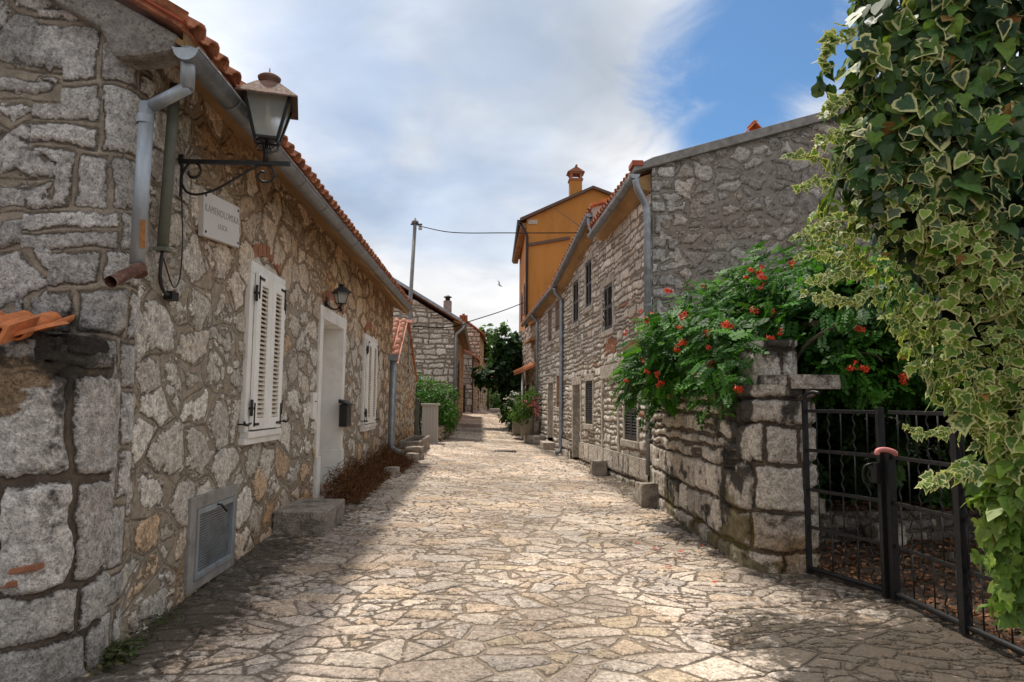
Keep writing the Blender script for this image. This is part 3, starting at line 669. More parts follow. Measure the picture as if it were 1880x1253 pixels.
# cellar vent
v=MB(); a0,a1,zz0,zz1=5.30,6.27,.06,.77
wbox(v,FL,a0,a0+.11,-.02,.035,zz0,zz1); wbox(v,FL,a1-.07,a1,-.02,.035,zz0,zz1); wbox(v,FL,a0+.11,a1-.07,-.02,.035,zz1-.10,zz1); wbox(v,FL,a0+.11,a1-.07,-.02,.035,zz0,zz0+.08)
vent=v.build('vent',M['concrete'],H1,.008)
v=MB()
for k in (0,1): wbox(v,FL,[a0+.11,a1-.12][k],[a0+.15,a1-.07][k],.0,.045,zz0+.08,zz1-.1)
wbox(v,FL,a0+.15,a1-.12,.0,.045,zz1-.145,zz1-.1); wbox(v,FL,a0+.15,a1-.12,.0,.045,zz0+.08,zz0+.12); v.build('vent_frame',M['zinc_old'],vent,.003)
v=MB(); n=30
for k in range(1,n):
    u=a0+.15+(a1-.12-a0-.15)*k/n; wbox(v,FL,u-.0035,u+.0035,.004,.012,zz0+.12,zz1-.145)
n=22
for k in range(1,n):
    z=zz0+.12+(zz1-.145-zz0-.12)*k/n; wbox(v,FL,a0+.15,a1-.12,.010,.018,z-.0045,z+.0045)
v.build('grille',M['rust' if 0 else 'zinc'],vent)
v=MB(); wbox(v,FL,a0+.12,a1-.1,-.06,-.05,zz0+.1,zz1-.1); v.build('dark_backing',M['shutter'],vent)
v=MB(); v.tube([FL.P(5.78,.03,.66),FL.P(5.79,.075,.655),FL.P(5.90,.08,.585)],.009,8); v.build('handle',M['iron'],vent)
# brick relieving arches over the openings
def brick_arch(parent,fr,u0,u1,z,h=.16,n=9):
    mb=MB()
    for k in range(n):
        t=(k+.5)/n; u=u0+(u1-u0)*t; zc=z+.10*math.sin(PI*t); a=(t-.5)*.9
        ax=fr.t*math.cos(a)+Vector((0,0,-1))*math.sin(a)*1; az=fr.t*math.sin(a)+Vector((0,0,1))*math.cos(a)
        mb.obox(fr.P(u,-.012,zc+h/2),ax*((u1-u0)/n*.42),fr.n*.03,az*h/2)
    return mb.build('brick_arch',M['brick'],parent,.006)
brick_arch(H1,FL,6.45,7.35,2.84,.13,7); brick_arch(H1,FL,9.3,10.7,2.86,.13,9); brick_arch(H1,FL,12.7,13.8,2.80,.13,8)
# bell panel
b=MB(); wbox(b,FL,8.86,9.06,.0,.04,1.28,1.62); bell=b.build('bell_panel',M['frame'],H1,.004); b=MB(); b.lathe([(.02,0),(.02,.01),(0,.012)],FL.P(8.96,.045,1.5),8); b.build('button',M['iron'],bell)
# ------------------------------------------------------------------ sign
SG=thing('street_sign','white street name plate screwed to the left wall below the lamp bracket','sign',(-2.17,5.57,2.97))
cA,cB=Vector((-2.165,5.19,2.93)),Vector((-2.165,5.95,3.01))
t_=(cB-cA).normalized(); n_=Vector((1,0,0)); up_=n_.cross(t_); up_=up_ if up_.z>0 else -up_; fc=(cA+cB)/2
b=MB(); b.obox(fc,t_*.38,n_*.022,up_*.175); b.build('plate',M['sign'],SG,.003)
b=MB()
for i in (-1,1):
    for k in (-1,1): 
        c=fc+t_*.345*i+up_*.14*k+n_*.022; b=MB(); b.tube([c,c+n_*.006],.011,8); b.build('screw',M['iron'],SG)
def lettering(txt,size,c,t,u,nn,mat,parent,sx=1):
    cu=bpy.data.curves.new('lettering','FONT'); cu.body=txt; cu.size=size; cu.align_x='CENTER'; cu.align_y='CENTER'; cu.extrude=.0008; cu.space_character=1.15
    o=bpy.data.objects.new('lettering',cu); COL.objects.link(o); cu.materials.append(mat)
    R=Matrix((t,u,nn)).transposed().to_4x4(); R.translation=Vector(c)-wpos(parent); me=bpy.data.meshes.new_from_object(o); bpy.data.objects.remove(o); o=bpy.data.objects.new('lettering',me); COL.objects.link(o); o.parent=parent; o.matrix_local=R@Matrix.Diagonal((sx,1,1,1)); return o
lettering('KAMENOLOMSKA',.082,fc+up_*.045+n_*.0232,t_,up_,n_,M['ink'],SG,.98)
lettering('ULICA',.060,fc-up_*.062+n_*.0232,t_,up_,n_,M['ink'],SG)
# ------------------------------------------------------------------ lantern builder
def lantern(root,c,R=.17,H=.30,rb=.085,top=True,mat=None,glassmat=None,yaw=.35):
    """four-sided tapered lantern hanging round c (centre of the glass bottom)"""
    mat=mat or M['iron']; c=Vector(c)
    def ring(r,z): return [c+Vector((r*math.cos(yaw+PI/4+k*PI/2),r*math.sin(yaw+PI/4+k*PI/2),z)) for k in range(4)]
    lo,hi=ring(rb*1.41,0),ring(R*1.41,H)
    f=MB()
    for k in range(4):
        f.bar(lo[k],hi[k],.021*R/.17); f.bar(lo[k],lo[(k+1)%4],.016*R/.17); f.bar(hi[k],hi[(k+1)%4],.022*R/.17)
    f.lathe([(0,-.002),(rb*1.1,-.002),(rb*1.1,.008),(0,.008)],c,4)
    for k in range(4):     # little scrolls below
        a=yaw+PI/4+k*PI/2; dirn=Vector((math.cos(a),math.sin(a),0)); s=R/.17
        f.tube(smooth_path([c+dirn*rb*1.3,c+dirn*(rb*1.35)+Vector((0,0,-.045*s)),c+dirn*.05*s+Vector((0,0,-.075*s)),c+dirn*.03*s+Vector((0,0,-.03*s)),c+dirn*.055*s+Vector((0,0,-.03*s))],4),.005*s,6)
    f.lathe([(.012,-.11),(.022,-.10),(.022,-.06),(.012,-.05),(.012,0)],c,10)
    f.build('lamp_frame',mat,root)
    g_=MB(); lo2,hi2=ring(rb*1.36,.008),ring(R*1.36,H-.006)
    for k in range(4): g_.add([lo2[k],lo2[(k+1)%4],hi2[(k+1)%4],hi2[k]],[(0,1,2,3)])
    g_.build('lamp_glass',glassmat or M['glass'],root)
    r=MB(); s=R/.17; e0,e1,e2=ring(R*1.41*1.34,H-.03*s),ring(R*1.41*.52,H+.115*s),ring(R*1.41*1.0,H+.004)
    r.add(e0+e1,[(k,(k+1)%4,4+(k+1)%4,4+k) for k in range(4)]+[(4,5,6,7)]); r.add([p-Vector((0,0,.012*s)) for p in e0]+e2,[((k+1)%4,k,4+k,4+(k+1)%4) for k in range(4)])
    r.add(e0+[p-Vector((0,0,.012*s)) for p in e0],[((k+1)%4,k,4+k,4+(k+1)%4) for k in range(4)])
    r.lathe([(.095*s,.110*s),(.095*s,.122*s),(.058*s,.126*s),(.055*s,.15*s),(.085*s,.165*s),(.09*s,.185*s),(.062*s,.205*s),(.02*s,.215*s),(.006*s,.22*s),(.004*s,.265*s),(0,.27*s)],c+Vector((0,0,H)),18)
    r.build('lamp_roof',M['copper'] if mat is M['iron'] and R>.12 else mat,root)
    bl=MB(); bl.lathe([(.0,.10*s),(.022*s,.12*s),(.03*s,.16*s),(.022*s,.2*s),(.014*s,.24*s),(.014*s,H+.02)],c,10); bl.build('bulb',M['cream'],root)
WL=thing('wall_lantern','large four-sided lantern on a scrolled iron bracket over the name plate','lantern',(-2.18,4.85,3.2))
Yl=4.86; arm=[q(322,299,Yl),q(533,299,Yl)]; arm[0].x=-2.2; zA=(arm[0].z+arm[1].z)/2; xe=arm[1].x
b=MB(); b.bar((-2.19,Yl,zA),(xe,Yl,zA),.024,.03)
b.bar((-2.185,Yl,zA+.05),(-2.185,Yl,zA-.26),.034,.02)
def scroll(c,r,a0,a1,n=18,rend=.35):
    return [Vector((c[0]+r*(1-(1-rend)*k/n)*math.cos(a0+(a1-a0)*k/n),c[1],c[2]+r*(1-(1-rend)*k/n)*math.sin(a0+(a1-a0)*k/n))) for k in range(n+1)]
s1=scroll((-2.10,Yl,zA-.075),.072,PI*.5,PI*.5-PI*1.55); 
b.tube(smooth_path([(-2.17,Yl,zA-.18),(-2.172,Yl,zA-.10),(-2.14,Yl,zA-.03)]+[tuple(p) for p in s1[::2]],3),.009,8)
xr=at(487,290,Y=Yl).x+.005
b.tube(smooth_path([(-2.175,Yl,zA-.16),(-2.13,Yl,zA-.225),(-2.05,Yl,zA-.24),(-1.93,Yl,zA-.20),(-1.80,Yl,zA-.12),(-1.66,Yl,zA-.03),(-1.60,Yl,zA-.012),(-1.545,Yl,zA-.03),(-1.52,Yl,zA-.08),(-1.55,Yl,zA-.13),(-1.605,Yl,zA-.135),(-1.635,Yl,zA-.10),(-1.62,Yl,zA-.065),(-1.59,Yl,zA-.065)],5),.009,8)
b.build('bracket',M['iron'],WL)
lc=at(487,258,Y=Yl); lantern(WL,(xr,Yl,lc.z),.155,.30,.078,yaw=.25)
b=MB(); b.tube([(xr,Yl,zA+.01),(xr,Yl,lc.z-.05)],[.022,.014],10); b.build('lamp_post',M['iron'],WL)
DL=thing('door_lantern','small black lantern fixed on the wall above the white door','lantern',(-2.17,10.66,3.0))
pc=at(626,558,X=-1.98); lantern(DL,(pc.x,pc.y,pc.z),.085,.17,.05,yaw=.5)
b=MB(); b.tube(smooth_path([(-2.18,pc.y+.0,pc.z+.0),(-2.12,pc.y,pc.z-.06),(-2.04,pc.y,pc.z-.08),(pc.x,pc.y,pc.z-.03)]),.012,8); b.obox((-2.18,pc.y,pc.z+.02),(.01,0,0),(0,.04,0),(0,0,.07)); b.build('bracket',M['iron'],DL)
# mailbox
mc=at(635,762,X=-2.1); MBX=thing('mailbox','black metal mailbox hanging beside the white door','mailbox',(-2.1,mc.y,mc.z-.2))
b=MB(); b.box(-2.17,-2.05,mc.y-.17,mc.y+.17,mc.z-.18,mc.z+.16); b.build('box',M['iron'],MBX,.008)
b=MB(); b.prism([(-2.18,mc.y-.2,mc.z+.18),(-2.02,mc.y-.2,mc.z+.15),(-2.02,mc.y-.2,mc.z+.165),(-2.18,mc.y-.2,mc.z+.24)],(0,.4,0)); b.build('lid',M['iron'],MBX,.003)
# steps
ST=MB(); 
ST.box(-2.19,-1.63,7.42,8.42,.02,.345); o=ST.build('door_step',M['step'],None,.018,3); tag(o,'grey stone block step lying in front of the white door','step')
# ================================================================== OLD GARDEN WALL STUB (near left)
OW=thing('old_wall','thick weathered wall of large blocks with a tiled top, front left corner','wall',(-2.6,3.8,0))
so1=course_style(.46,.60,21,GREY,.016,.06,.12)
def ow_stain(u,v):
    n=fbm(u/.45,v/.45,35,4); e=sst(1.4,1.85,v)*.6+.30*sst(.5,.8,n)+.45*np.exp(-((u-3.05-(v-1)*.03)/.10)**2)*sst(.5,.9,v)+.1; return np.stack([e,sst(1.2,1.9,v)*sst(1.75,1.3,v+u*.0)*.7*sst(.45,.6,n)+.1,sst(.3,0,v)*.5*(n>.5)],-1)
def ow_style(u,v):
    e,sc,gr,l=so1(u,v); pl=sst(1.15,1.45,v+(fbm(u/.4,v/.4,36,3)-.5)*.9)*sst(3.1,2.6,u+(fbm(u/.2,v/.2,136,4)-.5)*.8)    # plastered patch near the top
    sc2=np.array([.30,.21,.13]); sc=np.where((pl>.5)[...,None],sc2,sc); return np.where(pl>.5,.05,e),sc,gr,l
panel('wall',M['old'],OW,[(-5.3,3.70),(-2.42,3.70),(-2.33,3.73),(-2.25,3.82),(-2.20,4.0),(-2.2,4.2)],-.1,lambda U:1.85-.0*U-.08*sst(2.6,3.3,U),1,.013,.013,ow_style,relief=.035,stain=ow_stain,amp=.012)
b=MB(); b.box(-5.3,-2.28,3.78,4.14,-.1,1.78); b.build('core',M['lichen'],OW,.01)
b=MB()
for k in range(9): rock(b,(-2.28-.085*k+.03*math.sin(k*3),3.88+.05*math.cos(k*2),1.80+.03*math.sin(k*5)),(.10,.16,.05+.02*(k%3)),k+60)
b.build('crusted_top',M['lichen'],OW)
b=MB(); rr=random.Random(5)
tp=at(40,622,Y=3.66)
for k in range(9):
    x=-2.50-.155*k; 
    for r_ in range(2):
        tile_row(b,x,3.60+.2*r_,1.82+.05*r_+rr.uniform(-.006,.006),0,.94,.34,1,0,.26,.072,.06,.014)
    tile_row(b,x+.078,3.62,1.845,0,.94,.34,1,0,.42,.055,.065,.013,up=False)
b.build('cap_tiles',M['tile_orange'],OW)
b=MB(); b.obox((-2.36,3.70,1.87),(.10,0,.03),(0,.09,.02),(-.01,0,.008)); b.obox((-2.43,3.66,1.86),(.02,0,.05),(0,.12,.04),(.012,0,0)); b.build('broken_tile',M['tile_orange'],OW)
b=MB(); 
for i,(x,z,l,a) in enumerate(((-2.52,.60,.13,.05),(-2.36,.63,.11,.16),(-2.50,.555,.15,.07))): b.obox((x,3.69,z),(l,0,l*a),(0,.03,0),(0,0,.016))
b.build('brick_pieces',M['brick'],OW,.005)
# ================================================================== SHED with tiled gable
SH=thing('stone_shed','small gabled stone shed with pink tiles next to the first house','shed',(-2.1,18.8,.3))
sS=rubble_style(.26,.22,41,WARM,(.012,.045),.15,.05,orange=.12)
def sh_stain(u,v):
    n=fbm(u/.6,v/.6,37,4); return np.stack([.25*sst(.5,.8,n),.45*sst(.3,.7,n)+.5*sst(1.0,.4,v),np.zeros_like(u)],-1)
shp=[(-2.12,16.75),(-2.05,21.0)]
panel('wall',M['wall_left'],SH,shp,.1,lambda U:np.where(U<1.75,2.45+(3.62-2.45)*U/1.75,3.62-(U-1.75)*(3.62-2.2)/2.5),1,.03,.025,sS,relief=.02,stain=sh_stain)
b=MB(); b.prism([(-2.2,16.8,0),(-2.2,20.95,0),(-2.2,20.95,2.15),(-2.2,18.5,3.55),(-2.2,16.8,2.4)],(-3,0,0)); b.build('core',M['plaster'],SH)
tiled_roof('roof',M['tile_pink'],SH,(-5.1,16.55,2.42),(1,0,0),(0,.832,.555),3.05,2.35,.36,.19)
b=MB(); b.prism([(-2.0,18.5,3.63),(-2.0,21.15,2.13),(-2.0,21.15,2.20),(-2.0,18.5,3.72)],(-3.1,0,0)); b.build('far_slope',M['tile'],SH)
b=MB(); 
for k in range(7): tile_row(b,-1.92-.36*k,18.5,3.66,-1,0,0,0,1,.40,.10,.085,.014)
b.build('ridge_tiles',M['tile_pink'],SH)
b=MB(); p0=at(722,662,X=-1.98); b.tube([(-1.98,p0.y,p0.z),(-1.98,p0.y,.62),(-1.96,p0.y-.02,.5),(-1.86,p0.y-.1,.44),(-1.72,p0.y-.25,.42)],.075,12); b.obox((-1.98,p0.y,p0.z+.06),(.1,0,0),(0,.1,0),(0,0,.07)); b.build('downpipe',M['zinc'],SH)
# stone troughs / kerb along the shed
TR=thing('stone_trough','long rough stone trough at the foot of the shed','trough',(-1.6,17.6,.25))
def trough_box(mb,x0,x1,y0,y1,z0,z1,w=.07):
    mb.box(x0,x1,y0,y0+w,z0,z1); mb.box(x0,x1,y1-w,y1,z0,z1); mb.box(x0,x0+w,y0+w,y1-w,z0,z1); mb.box(x1-w,x1,y0+w,y1-w,z0,z1); mb.box(x0+w,x1-w,y0+w,y1-w,z0,z0+.1)
b=MB(); trough_box(b,-1.95,-1.45,16.3,19.3,.2,.60); tr=b.build('basin',M['step'],TR,.02); b=MB(); b.box(-1.87,-1.53,16.4,19.2,.4,.50); b.build('soil',M['soil'],TR)
b=MB(); 
for i,(x,y,z,s) in enumerate(((-1.62,14.3,.30,.15),(-1.55,15.1,.33,.14),(-1.52,16.0,.36,.20),(-1.60,12.0,.27,.12))):
    pass
for i,(x,y,s,l) in enumerate(((-1.55,15.9,.19,'squarish stone lying at the near end of the trough'),(-1.58,12.35,.12,'pale stone sitting in the dried plants'),(-1.5,15.0,.13,'small stone between dried plants and trough'))):
    b=MB(); rock(b,(x,y,G(x,y)+s*.6),(s*1.1,s*1.3,s*.8),i+3); tag(b.build('stone',M['steplight'],None),l,'stone')
# ================================================================== UTILITY POLE
pb=at(745,690,Y=18.9); pt=at(762,411,Y=18.9)
UP=thing('utility_pole','tall grey pole strapped to the shed wall carrying the wires','pole',(pb.x,18.9,pb.z-1))
b=MB(); b.tube([pb+(pb-pt)*.18,pb,pt],[.04,.06,.05],12); b.lathe([(.06,0),(.10,.02),(.10,.06),(.03,.10),(.02,.16),(0,.17)],pt,12); b.build('pole',M['pole'],UP)
b=MB(); b.bar(pb+Vector((0,0,-.8)),(-2.15,18.9,pb.z-.8),.05); b.build('wall_clamp',M['iron'],UP); b=MB(); b.bar(pb+Vector((0,0,.15)),(-2.15,18.9,pb.z+.15),.05); 
b.lathe([(.085,.12),(.085,.18)],pb,12); b.build('wall_clamp',M['iron'],UP); b=MB(); b.bar(pt+Vector((-.12,0,-.02)),pt+Vector((.2,0,-.02)),.04); b.build('cross_arm',M['iron'],UP)
b=MB(); b.lathe([(.0,-.14),(.05,-.13),(.06,-.08),(.03,-.06),(.045,-.02),(.02,0)],pt+Vector((.15,0,-.04)),10); b.build('insulator',M['cabinet'],UP)
def wire(pts,label,r=.018):
    b=MB(); b.tube(smooth_path(pts,8),r,6); tag(b.build('overhead_wire',M['wire'],None),label,'wire')
# ================================================================== CABINET, POST, HEDGE WALL
ca=at(772,812,Y=21.3); cb=at(804,808,Y=21.3); ct=at(772,741,Y=21.3); gzc=G(-1.6,21.3)
CBN=thing('utility_cabinet','pale utility cabinet with a flat lid beside the hedge','cabinet',((ca.x+cb.x)/2,21.4,gzc))
b=MB(); b.box(ca.x+.03,cb.x-.03,21.3,21.75,gzc-.05,ct.z-.07); b.build('body',M['cabinet'],CBN,.01)
b=MB(); b.box(ca.x-.02,cb.x+.02,21.25,21.8,ct.z-.07,ct.z+.0); b.build('lid',M['cabinet'],CBN,.012)
b=MB(); 
for k in range(1,5): x=ca.x+.03+(cb.x-ca.x-.06)*k/5; b.box(x-.006,x+.006,21.292,21.302,gzc+.05,ct.z-.12)
b.box(cb.x-.15,cb.x-.12,21.285,21.3,ct.z-.27,ct.z-.22); b.build('panel_seams',M['ac'],CBN)
gp=at(766,735,Y=20.9); b=MB(); b.box(gp.x-.06,gp.x+.06,20.85,20.97,.25,gp.z); b.lathe([(.09,0),(.09,.03),(.02,.06)],(gp.x,20.91,gp.z),8); tag(b.build('gate_post',M['green_pipe'],None,.006),'dark grey gate post between the shed and the cabinet','post')
b=MB(); b.box(gp.x+.1,ca.x-.01,21.0,21.04,.4,gp.z-.05); b.box(gp.x+.06,ca.x,20.98,21.06,.6,.64); tag(b.build('side_gate',M['iron'],None),'narrow black side gate left of the cabinet','gate')
def lw_style(seed,cols,rh=.17,cw=.28): return course_style(rh,cw,seed,cols,.008,.04,.3)
LWL=thing('planter_wall','low rubble wall retaining the hedge beside the cabinet','wall',(-1.2,24,.3))
panel('wall',M['garden'],LWL,[(-1.45,22.0),(-1.33,22.0),(-1.15,25.8)],.2,.78,1,.04,.03,lw_style(47,WARM),relief=.02); b=MB(); b.prism([(-1.5,22.05,.1),(-1.36,22.05,.1),(-1.2,25.8,.1),(-1.5,25.8,.1)],(0,0,.66)); b.build('fill',M['soil'],LWL)
# ================================================================== HOUSE 2 (left, behind hedge)
HB=thing('gabled_house','grey stone gabled house with a metal chimney cap behind the hedge','house',(-1.1,26,.3))
sB=course_style(.20,.36,51,PALE,.012,.06,.35,mort=.02)
ze=at(833,592,Y=26).z
panel('gable',M['right'],HB,[(-8,26),(-1.12,26)],0,lambda U:ze-.05+(6.88-U)*.585,1,.035,.035,sB,relief=.03)
sBo=course_style(.22,.40,52,WARM,.02,.05,.3)
def hb_stain(u,v):
    n=fbm(u/.8,v/.8,38,4); return np.stack([.15*(n>.6),.55+.4*sst(2.5,4.5,v)+0*u,np.zeros_like(u)],-1)
panel('wall',M['wall_left'],HB,[(-1.12,26),(-1.12,39.3)],.2,ze,1,.1,.05,sBo,relief=.015,stain=hb_stain)
b=MB(); b.prism([(-8,26.1,0),(-1.2,26.1,0),(-1.2,26.1,ze),(-8,26.1,ze+3.9)],(0,13,0)); b.build('core',M['plaster'],HB)
b=MB(); b.prism([(-.80,25.75,ze-.07),(-.80,25.75,ze+.01),(-8,25.75,ze+4.16),(-8,25.75,ze+4.24)],(0,13.6,0)); b.build('roof',M['tile'],HB)
b=MB(); b.prism([(-.82,25.70,ze-.02),(-.82,25.70,ze+.09),(-8,25.70,ze+4.35),(-8,25.70,ze+4.2)],(0,.1,0)); b.build('verge_flashing',M['zinc'],HB)
b=MB(); b.prism([(-.84,25.85,ze-.08),(-1.14,25.85,ze+.02),(-1.14,25.85,ze+.06),(-.84,25.85,ze-.03)],(0,13.4,0)); b.build('soffit',M['soffit'],HB)
g2=gutter(HB,(-.76,25.75,ze-.03),(-.76,39.4,ze-.03),.07,1.5)
b=MB(); b.tube([(-.76,25.9,ze-.1),(-.78,25.92,ze-.25),(-1.02,25.92,ze-.45),(-1.04,25.92,ze-.6),(-1.04,25.92,.6)],.055,10); b.build('downpipe',M['zinc'],HB)
b=MB(); b.box(-1.09,-1.06,30.2,31.2,1.9,3.3); b.box(-1.09,-1.02,30.1,31.3,1.82,1.9); b.build('window',M['shutter_brown'],HB)
c0=at(814,580,Y=28); c1=at(829,553,Y=28); chm=MB(); chm.box(c0.x,c1.x,27.9,28.25,c0.z-1,c1.z+.0); ch=chm.build('chimney',M['concrete'],HB,.01)
b=MB(); cc=((c0.x+c1.x)/2,28.07,c1.z); b.lathe([(.10,0),(.10,.14),(.17,.15),(.17,.18),(.11,.2),(.02,.26),(0,.26)],cc,14); b.build('chimney_cap',M['iron'],ch)
b=MB(); rt=at(846,583,Y=38); 
for k in range(3): tile_row(b,rt.x+.15*k,38,rt.z-.3+.08*(k%2),0,0,1,1,0,.42,.09,.075)
b.build('ridge_end_tiles',M['brick'],HB)
# ================================================================== HOUSE 3 + lean-to
HC=thing('far_stone_house','taller stone house at the bend of the lane with a lean-to','house',(-.2,45,1.0))
zc=at(881,612,Y=45).z; xc=at(881,612,Y=45).x; xl=at(846,583,Y=45).x
sC=course_style(.28,.42,61,PALE,.03,.08,.3)
slope=(at(846,583,Y=45).z-zc)/(xc-xl)
panel('gable',M['right'],HC,[(-6,45),(xc,45)],.3,lambda U:zc+np.minimum(6+xc-U,(xc-xl)*2-(6+xc-U)+.0)*slope,1,.05,.05,sC,relief=.04)
xf=at(893,700,Y=58).x
panel('wall',M['wall_left'],HC,[(xc,45),(xf,58)],.8,zc-.05,1,.15,.06,sBo,relief=.02,stain=hb_stain)
b=MB(); b.prism([(-6,45.1,0),(xc-.03,45.1,0),(xc-.03,45.1,zc-.1),(xl,45.1,zc+(xc-xl)*slope-.1),(-6,45.1,zc-3)],(.0,12,0)); b.build('core',M['plaster'],HC)
dxf=(xf-xc)
b=MB(); b.prism([(xc+.35,44.8,zc-.16),(xc+.35,44.8,zc-.05),(xl,44.8,zc+(xc-xl)*slope+.1),(xl,44.8,zc+(xc-xl)*slope-.02)],(dxf*.6,13,0)); b.build('roof',M['tile'],HC)
yl=42.; xa=at(867,700,Y=yl).x; zt=at(866,655,Y=yl).z; zt2=at(851,640,Y=yl).z; xb=at(851,640,Y=yl).x
LT=Fr((0,yl,0),(1,0,0),(0,-1,0))
panel('lean_to_front',M['gable_left'],HC,[(xb-1.5,yl),(xa,yl)],.5,lambda U:zt+(1.5+xa-xb-U)*(zt2-zt)/(xa-xb),1,.05,.05,course_style(.3,.5,63,GREY,.03,.05,.2),relief=.03)
panel('lean_to_wall',M['wall_left'],HC,[(xa,yl),(xa+.35,45.2)],.7,zt,1,.1,.06,sBo,relief=.02,stain=hb_stain)
b=MB(); b.prism([(xa+.3,yl-.25,zt-.12),(xa+.3,yl-.25,zt+.0),(xb-1.5,yl-.25,zt2+.8),(xb-1.5,yl-.25,zt2+.68)],(.2,3.4,0)); b.prism([(xb-1.5,yl+.05,.5),(xa-.05,yl+.05,.5),(xa-.05,yl+.05,zt-.1),(xb-1.5,yl+.05,zt)],(0,3,0)); b.build('lean_to_roof',M['tile'],HC)
b=MB(); b.box(xa-.01,xa+.06,yl-.08,yl-.02,.9,zt); b.box(xb+.02,xb+.15,yl-.09,yl-.02,.9,2.6); b.build('downpipe',M['iron'],HC)
b=MB()
for yy in (47,49.5): 
    x=xc+(xf-xc)*(yy-45)/13; b=MB(); b.box(x+.0,x+.05,yy,yy+.5,1.5,3.1); b.build('shutter',M['shutter_brown'],HC)
# ================================================================== END OF LANE
EB=thing('end_building','low grey building with a patchy tiled roof closing the end of the lane','building',(1.2,62,1.1))
a=at(893,750,Y=62); c=at(975,705,Y=62)
b=MB(); b.box(a.x-.5,c.x+3,62,67,.8,c.z); b.build('wall',M['plaster'],EB)
tiled_roof('roof',M['tile_orange'],EB,(a.x-.7,61.8,c.z+.0),(1,0,0),(0,.9,.43),5.5,2.6,.5,.3)
ac=at(909,713,Y=61.8); ACU=thing('air_conditioner','white air conditioner unit on the low grey building','air conditioner',(ac.x,61.8,ac.z))
b=MB(); b.box(ac.x-.42,ac.x+.42,61.6,61.98,ac.z-.32,ac.z+.32); b.build('casing',M['ac'],ACU,.02); b=MB(); b.tube([(ac.x+.1,61.59,ac.z),(ac.x+.1,61.56,ac.z)],.24,16); b.build('fan_grille',M['concrete'],ACU)
RB=thing('red_roof_house','distant house with a bright red tiled roof','house',(2.5,75,1.2))
a=at(895,672,Y=75); c=at(960,655,Y=75)
b=MB(); b.box(a.x,a.x+8,75,81,.8,a.z); b.build('wall',M['plaster'],RB); tiled_roof('roof',M['tile_orange'],RB,(a.x-.4,74.7,a.z),(1,0,0),(0,.88,.48),9,3.2,.6,.36)
k0=at(898,660,Y=70); RC=MB(); RC.box(k0.x-.55,k0.x+.5,69.8,70.6,1,k0.z+.2); 
for s in (-.4,.3): RC.box(k0.x+s-.12,k0.x+s+.12,69.9,70.5,k0.z+.2,k0.z+.6)
RC.prism([(k0.x-.65,69.7,k0.z+.6),(k0.x+.6,69.7,k0.z+.6),(k0.x,69.7,k0.z+1.0)],(0,1,0)); tag(RC.build('chimney_stack',M['brick'],None),'dark red brick chimney rising beside the far stone house','chimney')
# ================================================================== RIGHT HOUSES
TR_=Vector((-.0625,1,0)).normalized(); NR_=Vector((-1,-.0625,0)).normalized()
FR=Fr((2.95,11.7,0),TR_,NR_); yu=lambda y:(y-11.7)*1.00195
def rp(y,off=0,z=0): p=FR.P(yu(y),off,z); return (p.x,p.y)
def fac_hole(y0,y1,z0,z1,base): return (yu(y0)-yu(base),yu(y1)-yu(base),z0,z1)
sR=course_style(.165,.40,71,PALE,.008,.05,.45,orange=.02,mort=.012)
def r_stain(u,v):
    n=fbm(u/.7,v/.7,39,4); return np.stack([.22*sst(.5,.8,n)+.25*sst(.9,.2,v),.18*sst(.45,.7,n),sst(.7,0,v)*.5*(n>.5)],-1)
def add_open(parent,y0,y1,z0,z1,kind,mat,name='window',depth=.14,sill=True,lintel=.16,jamb=.13,head=None):
    f=MB(); u0,u1=yu(y0),yu(y1)
    wbox(f,FR,u0-jamb,u0,-depth,.022,z0,z1); wbox(f,FR,u1,u1+jamb,-depth,.022,z0,z1)
    wbox(f,FR,u0-jamb-.03,u1+jamb+.03,-depth,.028,z1,z1+lintel)
    if sill: wbox(f,FR,u0-jamb-.04,u1+jamb+.04,-depth,.05,z0-.13,z0)
    w=f.build(name,M['lintel'],parent,.012)
    b=MB(); wbox(b,FR,u0,u1,-depth-.02,-depth,z0,z1); b.build('pane',M['shutter'],w)
    if kind=='louvre':
        mid=(u0+u1)/2
        for a,c in ((u0+.01,mid-.004),(mid+.004,u1-.01)):
            mb=MB(); sl=MB(); louvre(mb,sl,FR,a,c,z0+.01,z1-.01,-.03,sw=.05,rail=.07,mid=(z0+z1)/2,slat=.05,th=.035)
            mb.build('shutter',mat,w,.003); sl.build('slats',mat,w)
    elif kind=='board':
        mid=(u0+u1)/2
        for a,c in ((u0+.01,mid-.004),(mid+.004,u1-.01)):
            mb=MB(); n=4
            for k in range(n): wbox(mb,FR,a+(c-a)*k/n+.003,a+(c-a)*(k+1)/n-.003,-.03,.0,z0+.01,z1-.01)
            wbox(mb,FR,a,c,.0,.02,z0+.15,z0+.23); wbox(mb,FR,a,c,.0,.02,z1-.23,z1-.15); mb.build('shutter',mat,w,.002)
    elif kind=='door':
        mb=MB(); n=6
        for k in range(n): wbox(mb,FR,u0+(u1-u0)*k/n+.003,u0+(u1-u0)*(k+1)/n-.003,-depth+.01,-depth+.05,z0,z1)
        mb.build('door_leaf',mat,w,.002); b=MB(); b.tube([FR.P(u0+.1,-depth+.05,z0+1),FR.P(u0+.1,-depth+.1,z0+1),FR.P(u0+.2,-depth+.1,z0+1)],.012,6); b.build('handle',M['iron'],w)
    return w
